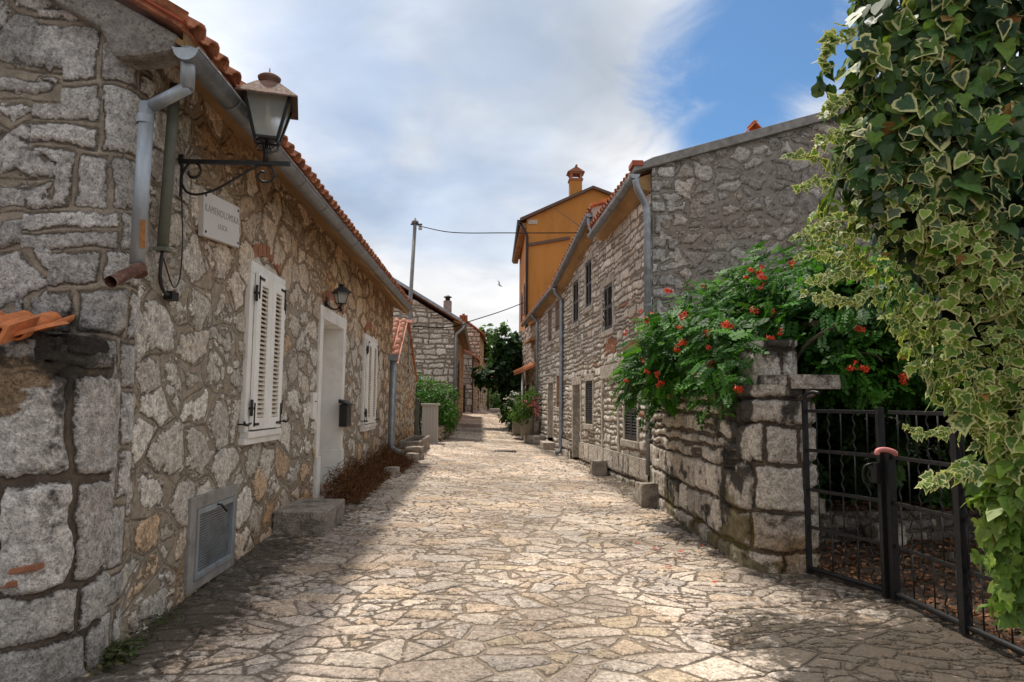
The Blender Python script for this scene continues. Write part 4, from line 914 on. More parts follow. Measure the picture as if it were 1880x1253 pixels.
def right_house(name,label,y0,y1,zt0,zt1,z0f,holes,style,mat,st=r_stain,du=.03,base=None):
    H=thing(name,label,'house',(rp(y0)[0],y0,0))
    L_=yu(y1)-yu(y0)
    panel('wall',mat,H,[rp(y0),rp(y1)],z0f,lambda U:zt0+(zt1-zt0)*U/L_,-1,du,.02,style,holes=[fac_hole(*h,y0) for h in holes],relief=.017,stain=st,usamp=np.linspace(0,L_,int(L_/du)))
    return H
# --- house A
hA=[(12.68,13.52,.82,1.93),(14.46,15.36,3.14,4.15)]
HA=right_house('terraced_house','near right stone house with a big bare gable and dark louvred shutters',11.7,15.2,5.35,5.25,-.1,hA,sR,M['right'],du=.022)
sGab=rubble_style(.32,.22,81,[(.40,.355,.31),(.48,.43,.38),(.35,.305,.265),(.54,.49,.44)],(.010,.085),.22,.09,groove=False,jit=.95,rag=.08,chips=.5,ring=.35)
qGab=course_style(.34,.55,82,GREY,.02,.03,.15)
gab=blend_style(sGab,qGab,lambda u,v:((u>4.65+.25*(np.floor(v/.34)%2))|((v>2.1)&(v<3.6)&(u>3.2)&(fbm(u/.5,v/.5,90,2)>.52))).astype(float))
def gab_stain(u,v):
    n=fbm(u/.9,v/.9,44,4); return np.stack([.36*sst(.45,.8,n)+.12,.22*(n<.4),np.zeros_like(u)],-1)
panel('gable',M['gable_right'],HA,[(11.0,11.7),(2.95,11.7)],0,lambda U:5.72+.3*np.minimum(5.05,8.05-U),-1,.026,.026,lambda u,v:gab(u-3,v),relief=.024,stain=gab_stain,amp=.02)
b=MB(); b.prism([(2.97,11.72,0),(8,11.72,0),(8,11.72,7.2),(2.97,11.72,5.68)],(-.0*0-.0,.12,0)); b.prism([(3.1,11.86,0),(8,11.86,0),(8,11.86,7.1),(3.1,11.86,5.3)],(-.2,3.3,0)); b.build('core',M['plaster'],HA)
b=MB(); b.prism([(2.62,11.60,5.60),(2.62,11.60,5.70),(2.96,11.60,5.87),(8.2,11.60,7.44),(8.2,11.60,7.26),(2.96,11.60,5.70)],(0,.26,0)); b.build('verge_band',M['concrete'],HA,.015)
b=MB(); b.box(2.58,2.78,11.58,11.9,5.70,5.80); b.build('verge_tile',M['verge'],HA,.01)
tiled_roof('roof',M['tile'],HA,(2.57,11.86,5.60),(-.0625,1,-.03),(.958,0,.287),3.5,5.6,.4,.2)
b=MB(); b.prism([(2.62,11.75,5.50),(2.96,11.75,5.62),(2.96,11.75,5.30),(2.80,11.75,5.32)],(-.21,3.4,-.1)); b.build('soffit',M['soffit'],HA)
gA=gutter(HA,(2.60,11.45,5.50),(2.385,14.95,5.28),.085,.62)
b=MB(); pp=[(2.62,11.5,5.42),(2.66,11.52,5.25),(2.80,11.56,5.0),(2.83,11.56,4.8),(2.83,11.56,.33)]
b.tube(smooth_path(pp[:4],4)+[Vector(pp[4])],.062,14)
for z in (4.6,3.2,1.8,.9): b.lathe([(.068,0),(.068,.04)],(2.83,11.56,z),14)
b.build('downpipe',M['zinc'],HA)
add_open(HA,12.68,13.52,.82,1.93,'louvre',M['shutter']); add_open(HA,14.46,15.36,3.14,4.15,'louvre',M['shutter'])
b=MB(); u0,u1=yu(14.05),yu(15.3)
wbox(b,FR,u0-.14,u0,-.05,.035,.15,2.07); wbox(b,FR,u1,u1+.14,-.05,.035,.15,2.07); wbox(b,FR,u0-.2,u1+.2,-.05,.04,2.07,2.36); b.build('blocked_doorway',M['lintel'],HA,.012)
b=MB(); wbox(b,FR,yu(13.6),yu(14.7),-.05,.03,2.62,2.95) if 0 else None
brick_arch(HA,FR,yu(12.5),yu(13.6),2.35,.30,10); brick_arch(HA,FR,yu(14.2),yu(15.1),2.55,.30,9)
rv=at(1381,240,Y=12.2); b=MB()
for s in (-1,1): b.obox((rv.x+.07*s,12.2,rv.z+.02),(.10,0,.11*-s),(0,.18,0),(.008*s,0,.008))
b.box(rv.x-.12,rv.x+.12,12.1,12.3,rv.z-.25,rv.z-.08); b.build('ridge_vent',M['tile_orange'],HA,.004)
# --- house B
hB=[(16.47,17.15,3.93,5.10),(18.05,18.8,3.72,4.88),(16.37,17.17,1.02,2.08),(17.84,18.79,-.2,2.02)]
sR2=course_style(.155,.38,72,PALE,.008,.05,.45,orange=.01,mort=.012)
HBR=right_house('terraced_house','middle right stone house with two tall dark shutters upstairs',15.2,20.4,5.72,5.0,-.2,hB,sR2,M['right'],du=.026)
for h in hB[:3]: add_open(HBR,*h,'louvre',M['shutter'],jamb=.11)
add_open(HBR,17.84,18.79,0.05,2.02,'door',M['door_grey'],'door',.22,False,.2,.15)
b=MB(); b.prism([(2.9,15.25,0),(8,15.25,0),(8,15.25,7.6),(2.9,15.25,5.85)],(-.3,5.1,-.2)); b.build('core',M['plaster'],HBR)
b=MB(); b.prism([(2.55,15.08,5.3),(2.42,15.08,5.92),(2.5,15.08,6.02),(8,15.08,7.65),(8,15.08,6.8)],(0,.1,0)); b.build('gable_strip',M['plaster'],HBR)
b=MB(); b.prism([(2.40,15.0,5.98),(2.40,15.0,6.05),(8,15.0,7.75),(8,15.0,7.66)],(0,.22,0)); b.build('verge_board',M['tile_orange'],HBR)
tiled_roof('roof',M['tile'],HBR,(2.37,15.1,5.93),(-.0625,1,-.15),(.958,0,.287),5.25,5.6,.4,.2)
b=MB(); b.prism([(2.42,15.1,5.84),(2.76,15.1,5.95),(2.76,15.1,5.66),(2.6,15.1,5.7)],(-.32,5.2,-.78)); b.build('soffit',M['soffit'],HBR)
g3=gutter(HBR,(2.385,15.15,5.84),(2.10,20.35,5.05),.085,.7)
b=MB(); b.tube(smooth_path([(2.385,15.25,5.78),(2.39,15.22,5.6),(2.44,15.1,5.4),(2.44,15.05,5.33)],3),.05,10)
b.tube(smooth_path([(2.12,20.2,4.98),(2.16,20.22,4.82),(2.32,20.3,4.66),(2.34,20.3,4.5)],4)+[Vector((2.34,20.3,.25)),Vector((2.30,20.25,.12)),Vector((2.18,20.2,.06))],.06,12)
for z in (4.3,2.9,1.5): b.lathe([(.068,0),(.068,.04)],(2.34,20.3,z),12)
b.build('downpipe',M['zinc'],HBR)
# plinth blocks of A and B
def plinth(parent,y0,y1,seed,z1=.53,holes=()):
    return panel('plinth',M['garden'],parent,[rp(y0,.05),rp(y1,.05)],-.12,z1,-1,.025,.025,course_style(.62,.62,seed,PALE,.010,.02,.0),relief=.03,stain=lambda u,v:np.stack([.25+.35*fbm(u/.5,v/.5,45,3)+.0*u,.1+0*u,sst(.3,0,v)*.6],-1),holes=holes,usamp=np.linspace(0,yu(y1)-yu(y0),int((y1-y0)/.03)))
pl=plinth(HA,11.8,15.2,91); b=MB(); wbox(b,FR,yu(11.8),yu(15.2),-.01,.055,.50,.535); b.build('plinth_cap',M['lintel'],HA)
plinth(HBR,15.2,17.7,92); plinth(HBR,18.9,20.2,93,.5); b=MB(); wbox(b,FR,yu(15.2),yu(17.68),-.01,.055,.50,.535); b.build('plinth_cap',M['lintel'],HBR)
# --- house C
hC=[(22.42,23.22,3.60,4.68),(20.8,21.75,3.80,4.77),(20.68,21.42,1.41,2.37),(22.12,23.12,.2,2.19)]
sR3=course_style(.155,.40,73,PALE,.010,.04,.35,mort=.012)
HCR=right_house('terraced_house','third right stone house with brown wooden shutters and door step',20.4,25.3,5.05,4.82,-.2,hC,sR3,M['right'],du=.04)
for h in hC[:2]: add_open(HCR,*h,'board',M['shutter_brown'],jamb=.11)
add_open(HCR,*hC[2],'board',M['wood'],jamb=.11); add_open(HCR,22.12,23.12,.38,2.19,'door',M['door_grey'],'door',.22,False,.16,.15)
b=MB(); b.prism([(2.6,20.45,0),(8,20.45,0),(8,20.45,6.3),(2.6,20.45,4.9)],(-.3,4.8,-.1)); b.build('core',M['plaster'],HCR)
tiled_roof('roof',M['tile'],HCR,(2.08,20.35,5.13),(-.0625,1,-.045),(.958,0,.287),7.6,4.5,.4,.2)
b=MB(); b.prism([(2.12,20.4,5.05),(2.44,20.4,5.15),(2.44,20.4,4.9),(2.3,20.4,4.95)],(-.31,4.9,-.22)); b.build('soffit',M['soffit'],HCR)
gutter(HCR,(2.10,20.4,5.04),(1.62,28.0,4.74),.08,.8)
b=MB(); b.tube(smooth_path([(1.80,25.0,4.8),(1.84,25.05,4.7),(1.98,25.1,4.55),(1.99,25.1,4.4)],4)+[Vector((1.99,25.1,.3))],.06,12); b.build('downpipe',M['zinc'],HCR)
# --- house D
HD=thing('terraced_house','rough plastered house behind the flower pots with small tiled porch','house',(1.9,27,.2))
sD=rubble_style(.3,.2,75,PALE,(.02,.1),.2,.05,groove=False)
panel('wall',M['right'],HD,[rp(25.3),rp(31.5)],0,4.75,-1,.07,.04,sD,relief=.02,stain=r_stain,holes=[fac_hole(25.9,26.6,2.9,3.75,25.3)])
b=MB(); b.prism([(2.25,25.35,0),(8,25.35,0),(8,25.35,6.0),(2.25,25.35,4.65)],(-.35,6.0,-.1)); b.build('core',M['plaster'],HD)
b=MB(); wbox(b,FR,yu(25.9),yu(26.6),-.09,-.05,2.8,3.8); b.build('window',M['shutter'],HD)
b=MB(); b.prism([(1.55,25.9,2.72),(2.1,25.9,2.98),(2.1,25.9,3.04),(1.55,25.9,2.80)],(-.2,3.6,0)); 
for k in range(12): tile_row(b,1.52-.0165*k,26.0+.29*k,2.80,.9,0,.43,0,1,.55,.12,.10)
b.build('porch_roof',M['tile_orange'],HD)
b=MB(); b.prism([(1.75,26.0,3.92),(2.1,26.0,3.98),(2.1,26.0,4.2),(1.75,26.0,4.0)],(-.1,1.6,0)); b.build('balcony_slab',M['soffit'],HD)
b=MB(); wbox(b,FR,yu(26.4),yu(27.2),-.0,.02,.3,2.4); b.build('door',M['shutter_brown'],HD); b=MB(); wbox(b,FR,yu(28.2),yu(29.0),-.0,.02,1.0,2.3); b.build('lower_window',M['shutter'],HD)
b=MB(); b.tube([(1.62,27.9,.4),(1.62,27.9,2.75)],.04,8); b.build('porch_post',M['white'],HD)
# steps, kerb, stones
b=MB(); b.prism([(1.95,21.9,.0),(1.95,23.2,.0),(2.30,23.2,.0),(2.36,21.9,.0)],(0,0,.27)); tag(b.build('door_step',M['steplight'],None,.02),'pale stone step at the third right house door','step')
KB=MB(); KB.prism([(1.52,28.8,.0),(1.55,25.0,.0),(1.80,23.7,.0),(2.25,23.6,.0),(2.0,28.8,.0)][::-1],(0,0,.40)); 
o=KB.build('raised_kerb',M['step'],None,.03); tag(o,'raised stone kerb carrying the flower pots','kerb')
b=MB(); rock(b,(2.50,14.7,.14),(.17,.2,.2),21); tag(b.build('guard_stone',M['step'],None),'small dark guard stone against the plinth','stone')
b=MB(); rock(b,(2.60,10.45,.13),(.23,.26,.22),24); tag(b.build('splash_stone',M['step'],None),'rough stone block below the near grey downpipe','stone')
b=MB(); 
for k in range(9): b.box(.38+.07*k,.42+.07*k,19.9,20.35,G(.7,20)+.004,G(.7,20)+.02)
b.box(.34,1.02,19.86,19.9,G(.7,20),G(.7,20)+.02); tag(b.build('drain_grate',M['iron'],None),'narrow iron drain grate in the middle of the lane','drain')
# ================================================================== ORANGE BUILDING
OB=thing('orange_building','tall ochre orange rendered building with a brick topped chimney','building',(2.15,34,.6))
P=lambda x,y:(lambda p:(p.x,p.z))(at(x,y,Y=34))
xl,zl=P(967,403); xr_,zr_=P(1088,348); xe2,ze2=P(1240,405)
b=MB(); b.prism([(xl,34,-.1),(xe2,34,-.1),(xe2,34,ze2),(xr_,34,zr_),(xl,34,zl)],(.15,9.5,0)); b.build('wall',M['orange'],OB)
b=MB(); b.prism([(xl-.35,33.8,zl-.14),(xl-.35,33.8,zl+.02),(xr_,33.8,zr_+.14),(xe2+.3,33.8,ze2+.05),(xe2+.3,33.8,ze2-.1),(xr_,33.8,zr_)],(.15,10,0)); b.build('roof',M['shutter_brown'],OB)
gutter(OB,(xl-.40,33.7,zl-.12),(xl-.25,43.8,zl-.12),.09,1.5,M['iron'])
for k in range(22): b=MB(); b.box(xl-.30,xl+.02,34.1+.42*k,34.3+.42*k,zl-.42,zl-.16); b.build('eave_bracket',M['soffit'],OB)
b=MB(); b.tube([(xl-.36,34.0,zl-.2),(xl-.1,33.9,zl-.6),(xl+.02,33.9,zl-.9),(xl+.02,33.9,.8)],.07,8); b.build('downpipe',M['iron'],OB)
p0=at(969,450,Y=33.95); p1=at(1046,437,Y=33.95); b=MB(); b.bar(p0,p1,.08,.14); b.build('cable_duct',M['shutter_brown'],OB)
p0=at(970,404,Y=33.98); p1=at(987,412,Y=33.98); b=MB(); b.box(p0.x,p1.x,33.96,34.01,p1.z,p0.z); b.build('bare_patch',M['plaster'],OB)
ca_,cz=P(1047,330); cb_,_=P(1069,330); zb_=P(1058,380)[1]
b=MB(); b.box(ca_,cb_,34.05,34.6,zb_-.3,cz); chm=b.build('chimney',M['orange'],OB)
b=MB(); b.box(ca_-.05,cb_+.05,34.0,34.65,cz,cz+.1)
for x in (ca_,cb_-.12): 
    for y in (34.03,34.5): b.box(x,x+.12,y,y+.12,cz+.1,cz+.35)
cm=(ca_+cb_)/2; b.box(ca_-.05,cb_+.05,34.0,34.65,cz+.35,cz+.42); b.prism([(ca_-.14,33.95,cz+.42),(cb_+.14,33.95,cz+.42),(cm,33.95,cz+.70)],(0,.75,0)); b.tube([(cm,33.9,cz+.72),(cm,34.75,cz+.72)],.06,8); b.build('chimney_cap',M['brick'],chm)
b=MB(); b.box(xl-.03,xl+.0,35.3,36.4,6.2,7.8); b.box(xl-.03+.03,xl+.04,38.3,39.4,6.2,7.8); 
b.build('window',M['shutter_brown'],OB)
# wires
wp=pt; j1=Vector((2.42,15.3,5.62))
wire([pt+Vector((.08,0,-.06)),at(830,427,Y=18),at(930,428,Y=17),at(1060,428,Y=15.6)],'twisted black cable from the pole top to the right gutter',.013)
wire([at(1010,377,Y=33.9),at(1040,398,Y=27),at(1083,430,Y=15.2)],'black cable slanting from the orange gable to the right gutter',.012)
wire([at(757,600,Y=25.6),at(826,601,Y=25.7),at(870,588,Y=28),at(920,572,Y=31),at(962,556,Y=34)],'black cable from the gabled house rising to the orange building',.022)
wire([at(893,625,Y=45),at(925,620,Y=40),at(958,609,Y=34)],'thin cable between the far stone house and the orange building',.016)
# street lamp and bird
lp=at(943,650,Y=37); SL=thing('street_lamp','green street lantern on a post rising behind the fig tree','street lamp',(lp.x,37,.8))
b=MB(); b.tube([(lp.x,37,.6),(lp.x,37,lp.z-.1)],[.06,.04],10); b.build('post',M['iron'],SL)
lantern(SL,(lp.x,37,lp.z+.05),.24,.42,.13,mat=M['green_pipe'])
bp=at(917,524,Y=30); b=MB()
b.tube([bp+Vector((-.08,0,.02)),bp+Vector((-.03,0,.02)),bp+Vector((.05,0,-.03)),bp+Vector((.13,0,-.07))],[.008,.028,.03,.006],8)
for s,tip in ((1,Vector((-.10,.05,.26))),(-1,Vector((.08,-.18,-.10)))):
    a=bp; m_=a+tip*.5+Vector((.03,0,.02)); e_=a+tip; w=Vector((.06,0,-.02)); b.add([a-w*.6,a+w*.6,m_+w*.5,m_-w*.5,e_],[(0,1,2,3),(3,2,4)]); b.add([p+Vector((0,.006,.004)) for p in (a-w*.6,a+w*.6,m_+w*.5,m_-w*.5,e_)],[(3,2,1,0),(4,2,3)])
tag(b.build('bird',M['bird'],None),'small gull gliding with spread wings above the lane','bird')
# ================================================================== GARDEN WALL + PILLAR
GW=thing('garden_wall','stained stone garden wall ending in a rounded gate pillar under the trumpet vine','wall',(2.7,8,0))
gp_=smooth_path([(2.90,11.66,0),(2.70,10.6,0),(2.62,9.5,0),(2.56,8,0),(2.51,7.0,0),(2.50,6.66,0),(2.57,6.38,0),(2.77,6.27,0),(2.99,6.28,0),(3.12,6.38,0),(3.15,6.7,0),(3.15,7.1,0)],6)
gp2=[(p.x,p.y) for p in gp_]
g_a=course_style(.20,.34,101,PALE,.008,.05,.4,mort=.015); g_b=course_style(.36,.46,102,PALE,.010,.03,.1)
gstyle=blend_style(g_a,g_b,lambda u,v:((v<.86)|(u>5.05)).astype(float))
def gw_stain(u,v):
    n=fbm(u/.6,v/.6,46,4); pil=sst(4.4,5.2,u)
    drip=sst(.50,.72,fbm(u/.16,v/1.6,47,3))
    dk=.55*sst(.42,.7,fbm(u/.28,v/.28,146,4))+.55*sst(.95,1.5,v)*drip*pil+.30*sst(.9,.5,v)*sst(.1,.3,v)*(1-pil)+.42*sst(4.2,4.6,u)*sst(5.5,5.1,u)*sst(.3,.9,v)
    och=.95*np.exp(-((u-5.62)/.22)**2)*sst(.42,.2,v)+.12
    return np.stack([dk,och,(sst(.8,.2,v)*.95*sst(.38,.55,n)+.8*np.exp(-((u-4.75)/.30)**2)*sst(1.1,.6,v))*sst(.2,.5,n)],-1)
panel('wall',M['garden'],GW,gp2,-.1,1.70,1,.016,.016,gstyle,relief=.035,stain=gw_stain,amp=.016)
b=MB(); b.prism([(2.92,11.6,0),(2.72,10.6,0),(2.64,9.5,0),(2.58,8,0),(2.55,6.8,0),(2.62,6.44,0),(2.80,6.33,0),(2.98,6.34,0),(3.10,6.45,0),(3.10,11.6,0)],(0,0,1.69)); b.build('core',M['garden'] if 0 else M['step'],GW)
lg=smooth_path([(2.60,7.2,0),(2.58,6.75,0),(2.61,6.38,0),(2.78,6.22,0),(3.1,6.21,0),(3.32,6.26,0),(3.33,6.7,0),(3.3,7.2,0)],6)
panel('pillar_ledge',M['garden'],GW,[(p.x,p.y) for p in lg],1.665,1.795,1,.016,.016,g_b,relief=.012,amp=.014,stain=lambda u,v:np.stack([.42+.5*(fbm(u/.15,v/.3,66,3)-.3),0*u+.15,0*u],-1))
b=MB(); b.prism([(p.x,p.y,1.665) for p in lg],(0,0,.003)); b.prism([(p.x,p.y,1.788) for p in lg],(0,0,.006)); b.build('ledge_slab',M['step'],GW)
lp_=smooth_path([(2.66,7.1,0),(2.66,6.7,0),(2.70,6.44,0),(2.84,6.34,0),(2.98,6.38,0),(3.04,6.6,0),(3.04,7.1,0)],5)
panel('pillar_top',M['garden'],GW,[(p.x,p.y) for p in lp_],1.78,2.13,1,.016,.016,g_b,relief=.02,stain=lambda u,v:np.stack([.35+.5*sst(.4,.6,fbm(u/.12,v/.5,48,3))*sst(1.85,2.05,v),0*u,0*u],-1))
b=MB(); b.prism([(2.67,7.1,1.78),(2.68,6.7,1.78),(2.72,6.46,1.78),(2.84,6.37,1.78),(2.96,6.41,1.78),(3.02,6.62,1.78),(3.02,7.1,1.78)],(0,0,.345)); b.build('pillar_core',M['step'],GW)
# low terrace wall inside the garden
GT=thing('terrace_wall','low rubble terrace wall inside the shaded garden behind the gate','wall',(5,7.6,0))
panel('wall',M['garden'],GT,[(3.15,7.4),(7.5,7.7)],-.05,.36,1,.03,.03,course_style(.18,.3,103,[(.22,.18,.14),(.28,.24,.19),(.17,.14,.11)],.01,.04,.3),relief=.03,stain=lambda u,v:np.stack([.35+.3*fbm(u/.4,v/.4,49,3),0*u,0*u],-1))
b=MB(); b.prism([(3.15,7.43,0),(7.5,7.73,0),(7.5,11.6,0),(3.15,11.6,0)],(0,0,.35)); b.build('terrace_soil',M['soil'],GT)
for i,(x,y,z,s,l) in enumerate(((3.62,7.5,.42,.11,'pale rounded stone on the terrace wall behind the gate'),(4.35,7.3,.15,.14,'brown stone at the foot of the terrace wall'),(4.6,6.5,.06,.07,'small stone on the leaf litter inside the gate'))):
    b=MB(); rock(b,(x,y,z),(s*1.2,s,s*.8),31+i); tag(b.build('stone',M['steplight'],None),l,'stone')
# ================================================================== GATE
GA=thing('iron_gate','black iron garden gate with wavy bars, slightly open, right of the pillar','gate',(3.2,5.32,.02))
RZ=[1.46,1.11,.76,.43,.06]
def leafgate(name,A,B,posts,nb,mats=M['gate'],zt=1.50,tube_r=.018):
    A=Vector(A); B=Vector(B); d=B-A; L_=d.length; d.normalize(); lf=MB()
    for z in RZ[:-1]: lf.bar(A+Vector((0,0,z)),B+Vector((0,0,z)),.012,.030)
    lf.tube([A+Vector((0,0,.07)),B+Vector((0,0,.07))],.022,10)
    for t,w,zz in posts: lf.bar(A+d*t+Vector((0,0,.02)),A+d*t+Vector((0,0,zz)),w,w)
    g_=lf.build(name,mats,GA,.003)
    n=int(L_/nb)
    for k in range(1,n):
        mb=MB(); p=A+d*(L_*k/n)
        for s in range(4):
            z1,z0=RZ[s]-.012,RZ[s+1]+.012
            if (k+s)%2: mb.tube([p+Vector((0,0,z0)),p+Vector((0,0,z1))],.0055,6)
            else:
                m_=22; mb.tube([p+d*(.011*math.sin(j/m_*2*PI*3.2))+Vector((0,0,z0+(z1-z0)*j/m_)) for j in range(m_+1)],.0055,6)
        mb.build('bar',mats,g_)
    return g_
leafgate('left_leaf',(2.93,6.12,0),(3.185,5.36,0),((0,.042,1.56),(.79,.05,1.50)),.115)
leafgate('right_leaf',(3.21,5.30,0),(3.20,2.7,0),((0,.055,1.15),(.78,.06,1.52),(1.56,.05,1.5),(2.6,.06,1.5)),.115)
b=MB(); b.tube(smooth_path([(2.93,6.12,1.50),(2.935,6.11,1.60),(2.97,6.05,1.63),(3.0,5.98,1.62)]),.016,8); b.build('hinge_hook',M['gate'],GA)
b=MB(); b.box(3.12,3.15,5.34,5.42,.90,1.06); b.tube(smooth_path([(3.12,5.4,1.05),(3.07,5.42,1.02),(3.06,5.42,.92),(3.10,5.4,.86)]),.010,8); b.build('lock',M['gate'],GA)
b=MB(); b.tube(smooth_path([at(1610,836,Y=5.22),at(1612,828,Y=5.22),at(1625,826,Y=5.22),at(1640,830,Y=5.22),at(1650,838,Y=5.22)],5),[.012]+[.02]*18+[.019,.01],10); b.build('foam_grip',M['pink'],GA)
# ================================================================== FOLIAGE
def T_simple(w=.28,fold=.12,droop=.18):     # pointed oval, two halves folded on the midrib
    v=[(0,0,0),(0,.35,0),(0,.7,-droop*.5),(0,1,-droop)]+[(w*.8,.28,fold),(w*.75,.68,fold*.6-droop*.4),(-w*.8,.28,fold),(-w*.75,.68,fold*.6-droop*.4)]
    f=[(0,4,1,1),(1,4,5,2),(2,5,3,3),(0,1,6,6),(1,2,7,6),(2,3,7,7)]; return np.array(v,float),f,np.zeros(len(v))
def T_ivy(lobed=False):
    h=[(0,.0),(.18,-.09),(.40,.0),(.47,.17),(.41,.33),(.385,.50),(.27,.67),(.13,.87),(0,1.04)]
    if lobed: h=[(0,.02),(.17,-.12),(.40,-.06),(.56,.12),(.36,.27),(.46,.50),(.25,.58),(.12,.82),(0,1.06)]
    o=h+[(-x,y) for x,y in h[-2:0:-1]]; n=len(o); c=np.array((0,.30)); v=[];r=[]
    def z(x,y): return .16*abs(x)**1.0*1.2-.22*max(y-.3,0)**2*1.6-.10*abs(x)*abs(x)*2.5
    v.append((c[0],c[1],0)); r.append(0)
    for k in (.62,1.0):
        for x,y in o:
            p=c+(np.array((x,y))-c)*k; v.append((p[0],p[1],z(*p)+(.02*math.sin(9*x+7*y) if k==1 else 0))); r.append(0 if k<1 else 1)
    f=[(0,1+i,1+(i+1)%n,1+(i+1)%n) for i in range(n)]+[(1+i,1+n+i,1+n+(i+1)%n,1+(i+1)%n) for i in range(n)]
    return np.array(v,float),f,np.array(r,float)
def T_pinnate(n=4,lw=.13,ll=.30):
    V=[];Fc=[]
    def leaflet(bx,by,ang,s):
        ca,sa=math.cos(ang),math.sin(ang); k=len(V)
        for x,y,z in ((0,0,0),(lw*s,.38*ll*s,.03),(0,ll*s,-.06),(-lw*s,.38*ll*s,.03),(0,.4*ll*s,-.015)):
            V.append((bx+x*ca+y*sa,by-x*sa+y*ca,z-.12*by*by))
        Fc.extend([(k,k+1,k+4,k+4),(k+4,k+1,k+2,k+2),(k,k+4,k+3,k+3),(k+4,k+2,k+3,k+3)])
    for i in range(n):
        y=.15+.72*i/n; s=1-.25*abs(i/n-.4)
        leaflet(.01,y,1.15,s); leaflet(-.01,y,-1.15,s)
    leaflet(0,.86,0,1.0)
    k=len(V); V.extend([(.008,0,0),(-.008,0,0),(.006,.86,-.09),(-.006,.86,-.09)]); Fc.append((k,k+1,k+3,k+2))
    return np.array(V,float),Fc,np.zeros(len(V))
def T_blade(w=.05,bend=.3):
    v=[(-w,0,0),(w,0,0),(w*.8,.5,-bend*.25),(-w*.8,.5,-bend*.25),(0,1,-bend)]; return np.array(v,float),[(0,1,2,3),(3,2,4,4)],np.zeros(5)
def T_petal5():
    V=[(0,0,.0)];Fc=[]
    for k in range(5):
        a=2*PI*k/5; n=len(V)
        for da,r,z in ((-.5,.55,.25),(0,1.0,.18),(.5,.55,.25)): V.append((r*math.cos(a+da),r*math.sin(a+da),z))
        Fc+=[(0,n,n+1,n+2)]
    return np.array(V,float),Fc,np.zeros(len(V))
def leaf_mesh(name,mat,parent,tmpl,P,N_,T,s,col,var=None,kind=None):
    """P positions, N_ leaf normals, T tip directions, s sizes, col colours (all arrays)"""
    V,Fc,rim=tmpl; P=np.asarray(P,float); n=len(P)
    N_=N_/np.linalg.norm(N_,axis=1,keepdims=True); T=T-N_*(T*N_).sum(1,keepdims=True); T=T/(np.linalg.norm(T,axis=1,keepdims=True)+1e-9); B=np.cross(T,N_)
    s=np.asarray(s)[:,None,None]; wx=RNG.uniform(.72,1.2,n)[:,None,None]; cz=RNG.uniform(-.4,2.2,n)[:,None,None]
    W_=P[:,None,:]+s*(wx*V[None,:,0,None]*B[:,None,:]+V[None,:,1,None]*T[:,None,:]+cz*V[None,:,2,None]*N_[:,None,:])
    o=wpos(parent); W_=W_.reshape(-1,3)-np.array(o)
    nv=len(V); quads=[f for f in Fc]
    F4=np.array([f for f in quads if f[2]!=f[3]],int).reshape(-1,4); F3=np.array([f[:3] for f in quads if f[2]==f[3]],int).reshape(-1,3)
    off=(np.arange(n)*nv)[:,None,None]
    lv=[];tot=[]
    if len(F4): a=(F4[None]+off).reshape(-1); lv.append(a); tot.append(np.full(n*len(F4),4))
    if len(F3): a=(F3[None]+off).reshape(-1); lv.append(a); tot.append(np.full(n*len(F3),3))
    lv=np.concatenate(lv); tot=np.concatenate(tot); st=np.concatenate([[0],np.cumsum(tot)[:-1]])
    me=bpy.data.meshes.new(name); me.vertices.add(len(W_)); me.vertices.foreach_set('co',W_.astype(np.float32).ravel())
    me.loops.add(len(lv)); me.loops.foreach_set('vertex_index',lv.astype(np.int32)); me.polygons.add(len(tot))
    me.polygons.foreach_set('loop_start',st.astype(np.int32))
    try: me.polygons.foreach_set('loop_total',tot.astype(np.int32))
    except Exception: pass
    me.polygons.foreach_set('use_smooth',np.full(len(tot),True)); me.update(calc_edges=True)
    c=np.ones((n*nv,4),np.float32); c[:,:3]=np.repeat(np.asarray(col,float),nv,0)
    t=me.attributes.new('lcol','FLOAT_COLOR','POINT'); t.data.foreach_set('color',c.ravel())
    t=me.attributes.new('rim','FLOAT','POINT'); t.data.foreach_set('value',np.tile(rim,n).astype(np.float32))
    t=me.attributes.new('var','FLOAT','POINT'); t.data.foreach_set('value',np.repeat(np.ones(n) if var is None else var,nv).astype(np.float32))
    return link(name,me,mat,parent)
def rnd_dir(n): v=RNG.normal(size=(n,3)); return v/np.linalg.norm(v,axis=1,keepdims=True)
def cols(n,palette,var=.25):
    p=np.array(palette); i=RNG.integers(0,len(p),n); return p[i]*(1+(RNG.random((n,1))-.5)*2*var)
def clumps(ells,n,shell=(.55,1.05),sub=.16,per=14):
    """points in small clumps spread over the shells of ellipsoids [(c,r)]; returns positions and outward directions"""
    vol=np.array([r[0]*r[1]+r[1]*r[2]+r[0]*r[2] for c,r in ells]); m=max(1,n//per)
    k=RNG.choice(len(ells),m,p=vol/vol.sum()); C_=np.array([e[0] for e in ells],float)[k]; R_2=np.array([e[1] for e in ells],float)[k]
    d=rnd_dir(m); rad=shell[0]+(shell[1]-shell[0])*RNG.random((m,1))**.6; cp=C_+d*R_2*rad
    P=np.repeat(cp,per,0)+RNG.normal(size=(m*per,3))*sub; D=np.repeat(d,per,0)
    return P,D
GREENS=[(.035,.085,.015),(.05,.115,.02),(.028,.065,.014),(.07,.14,.025)]
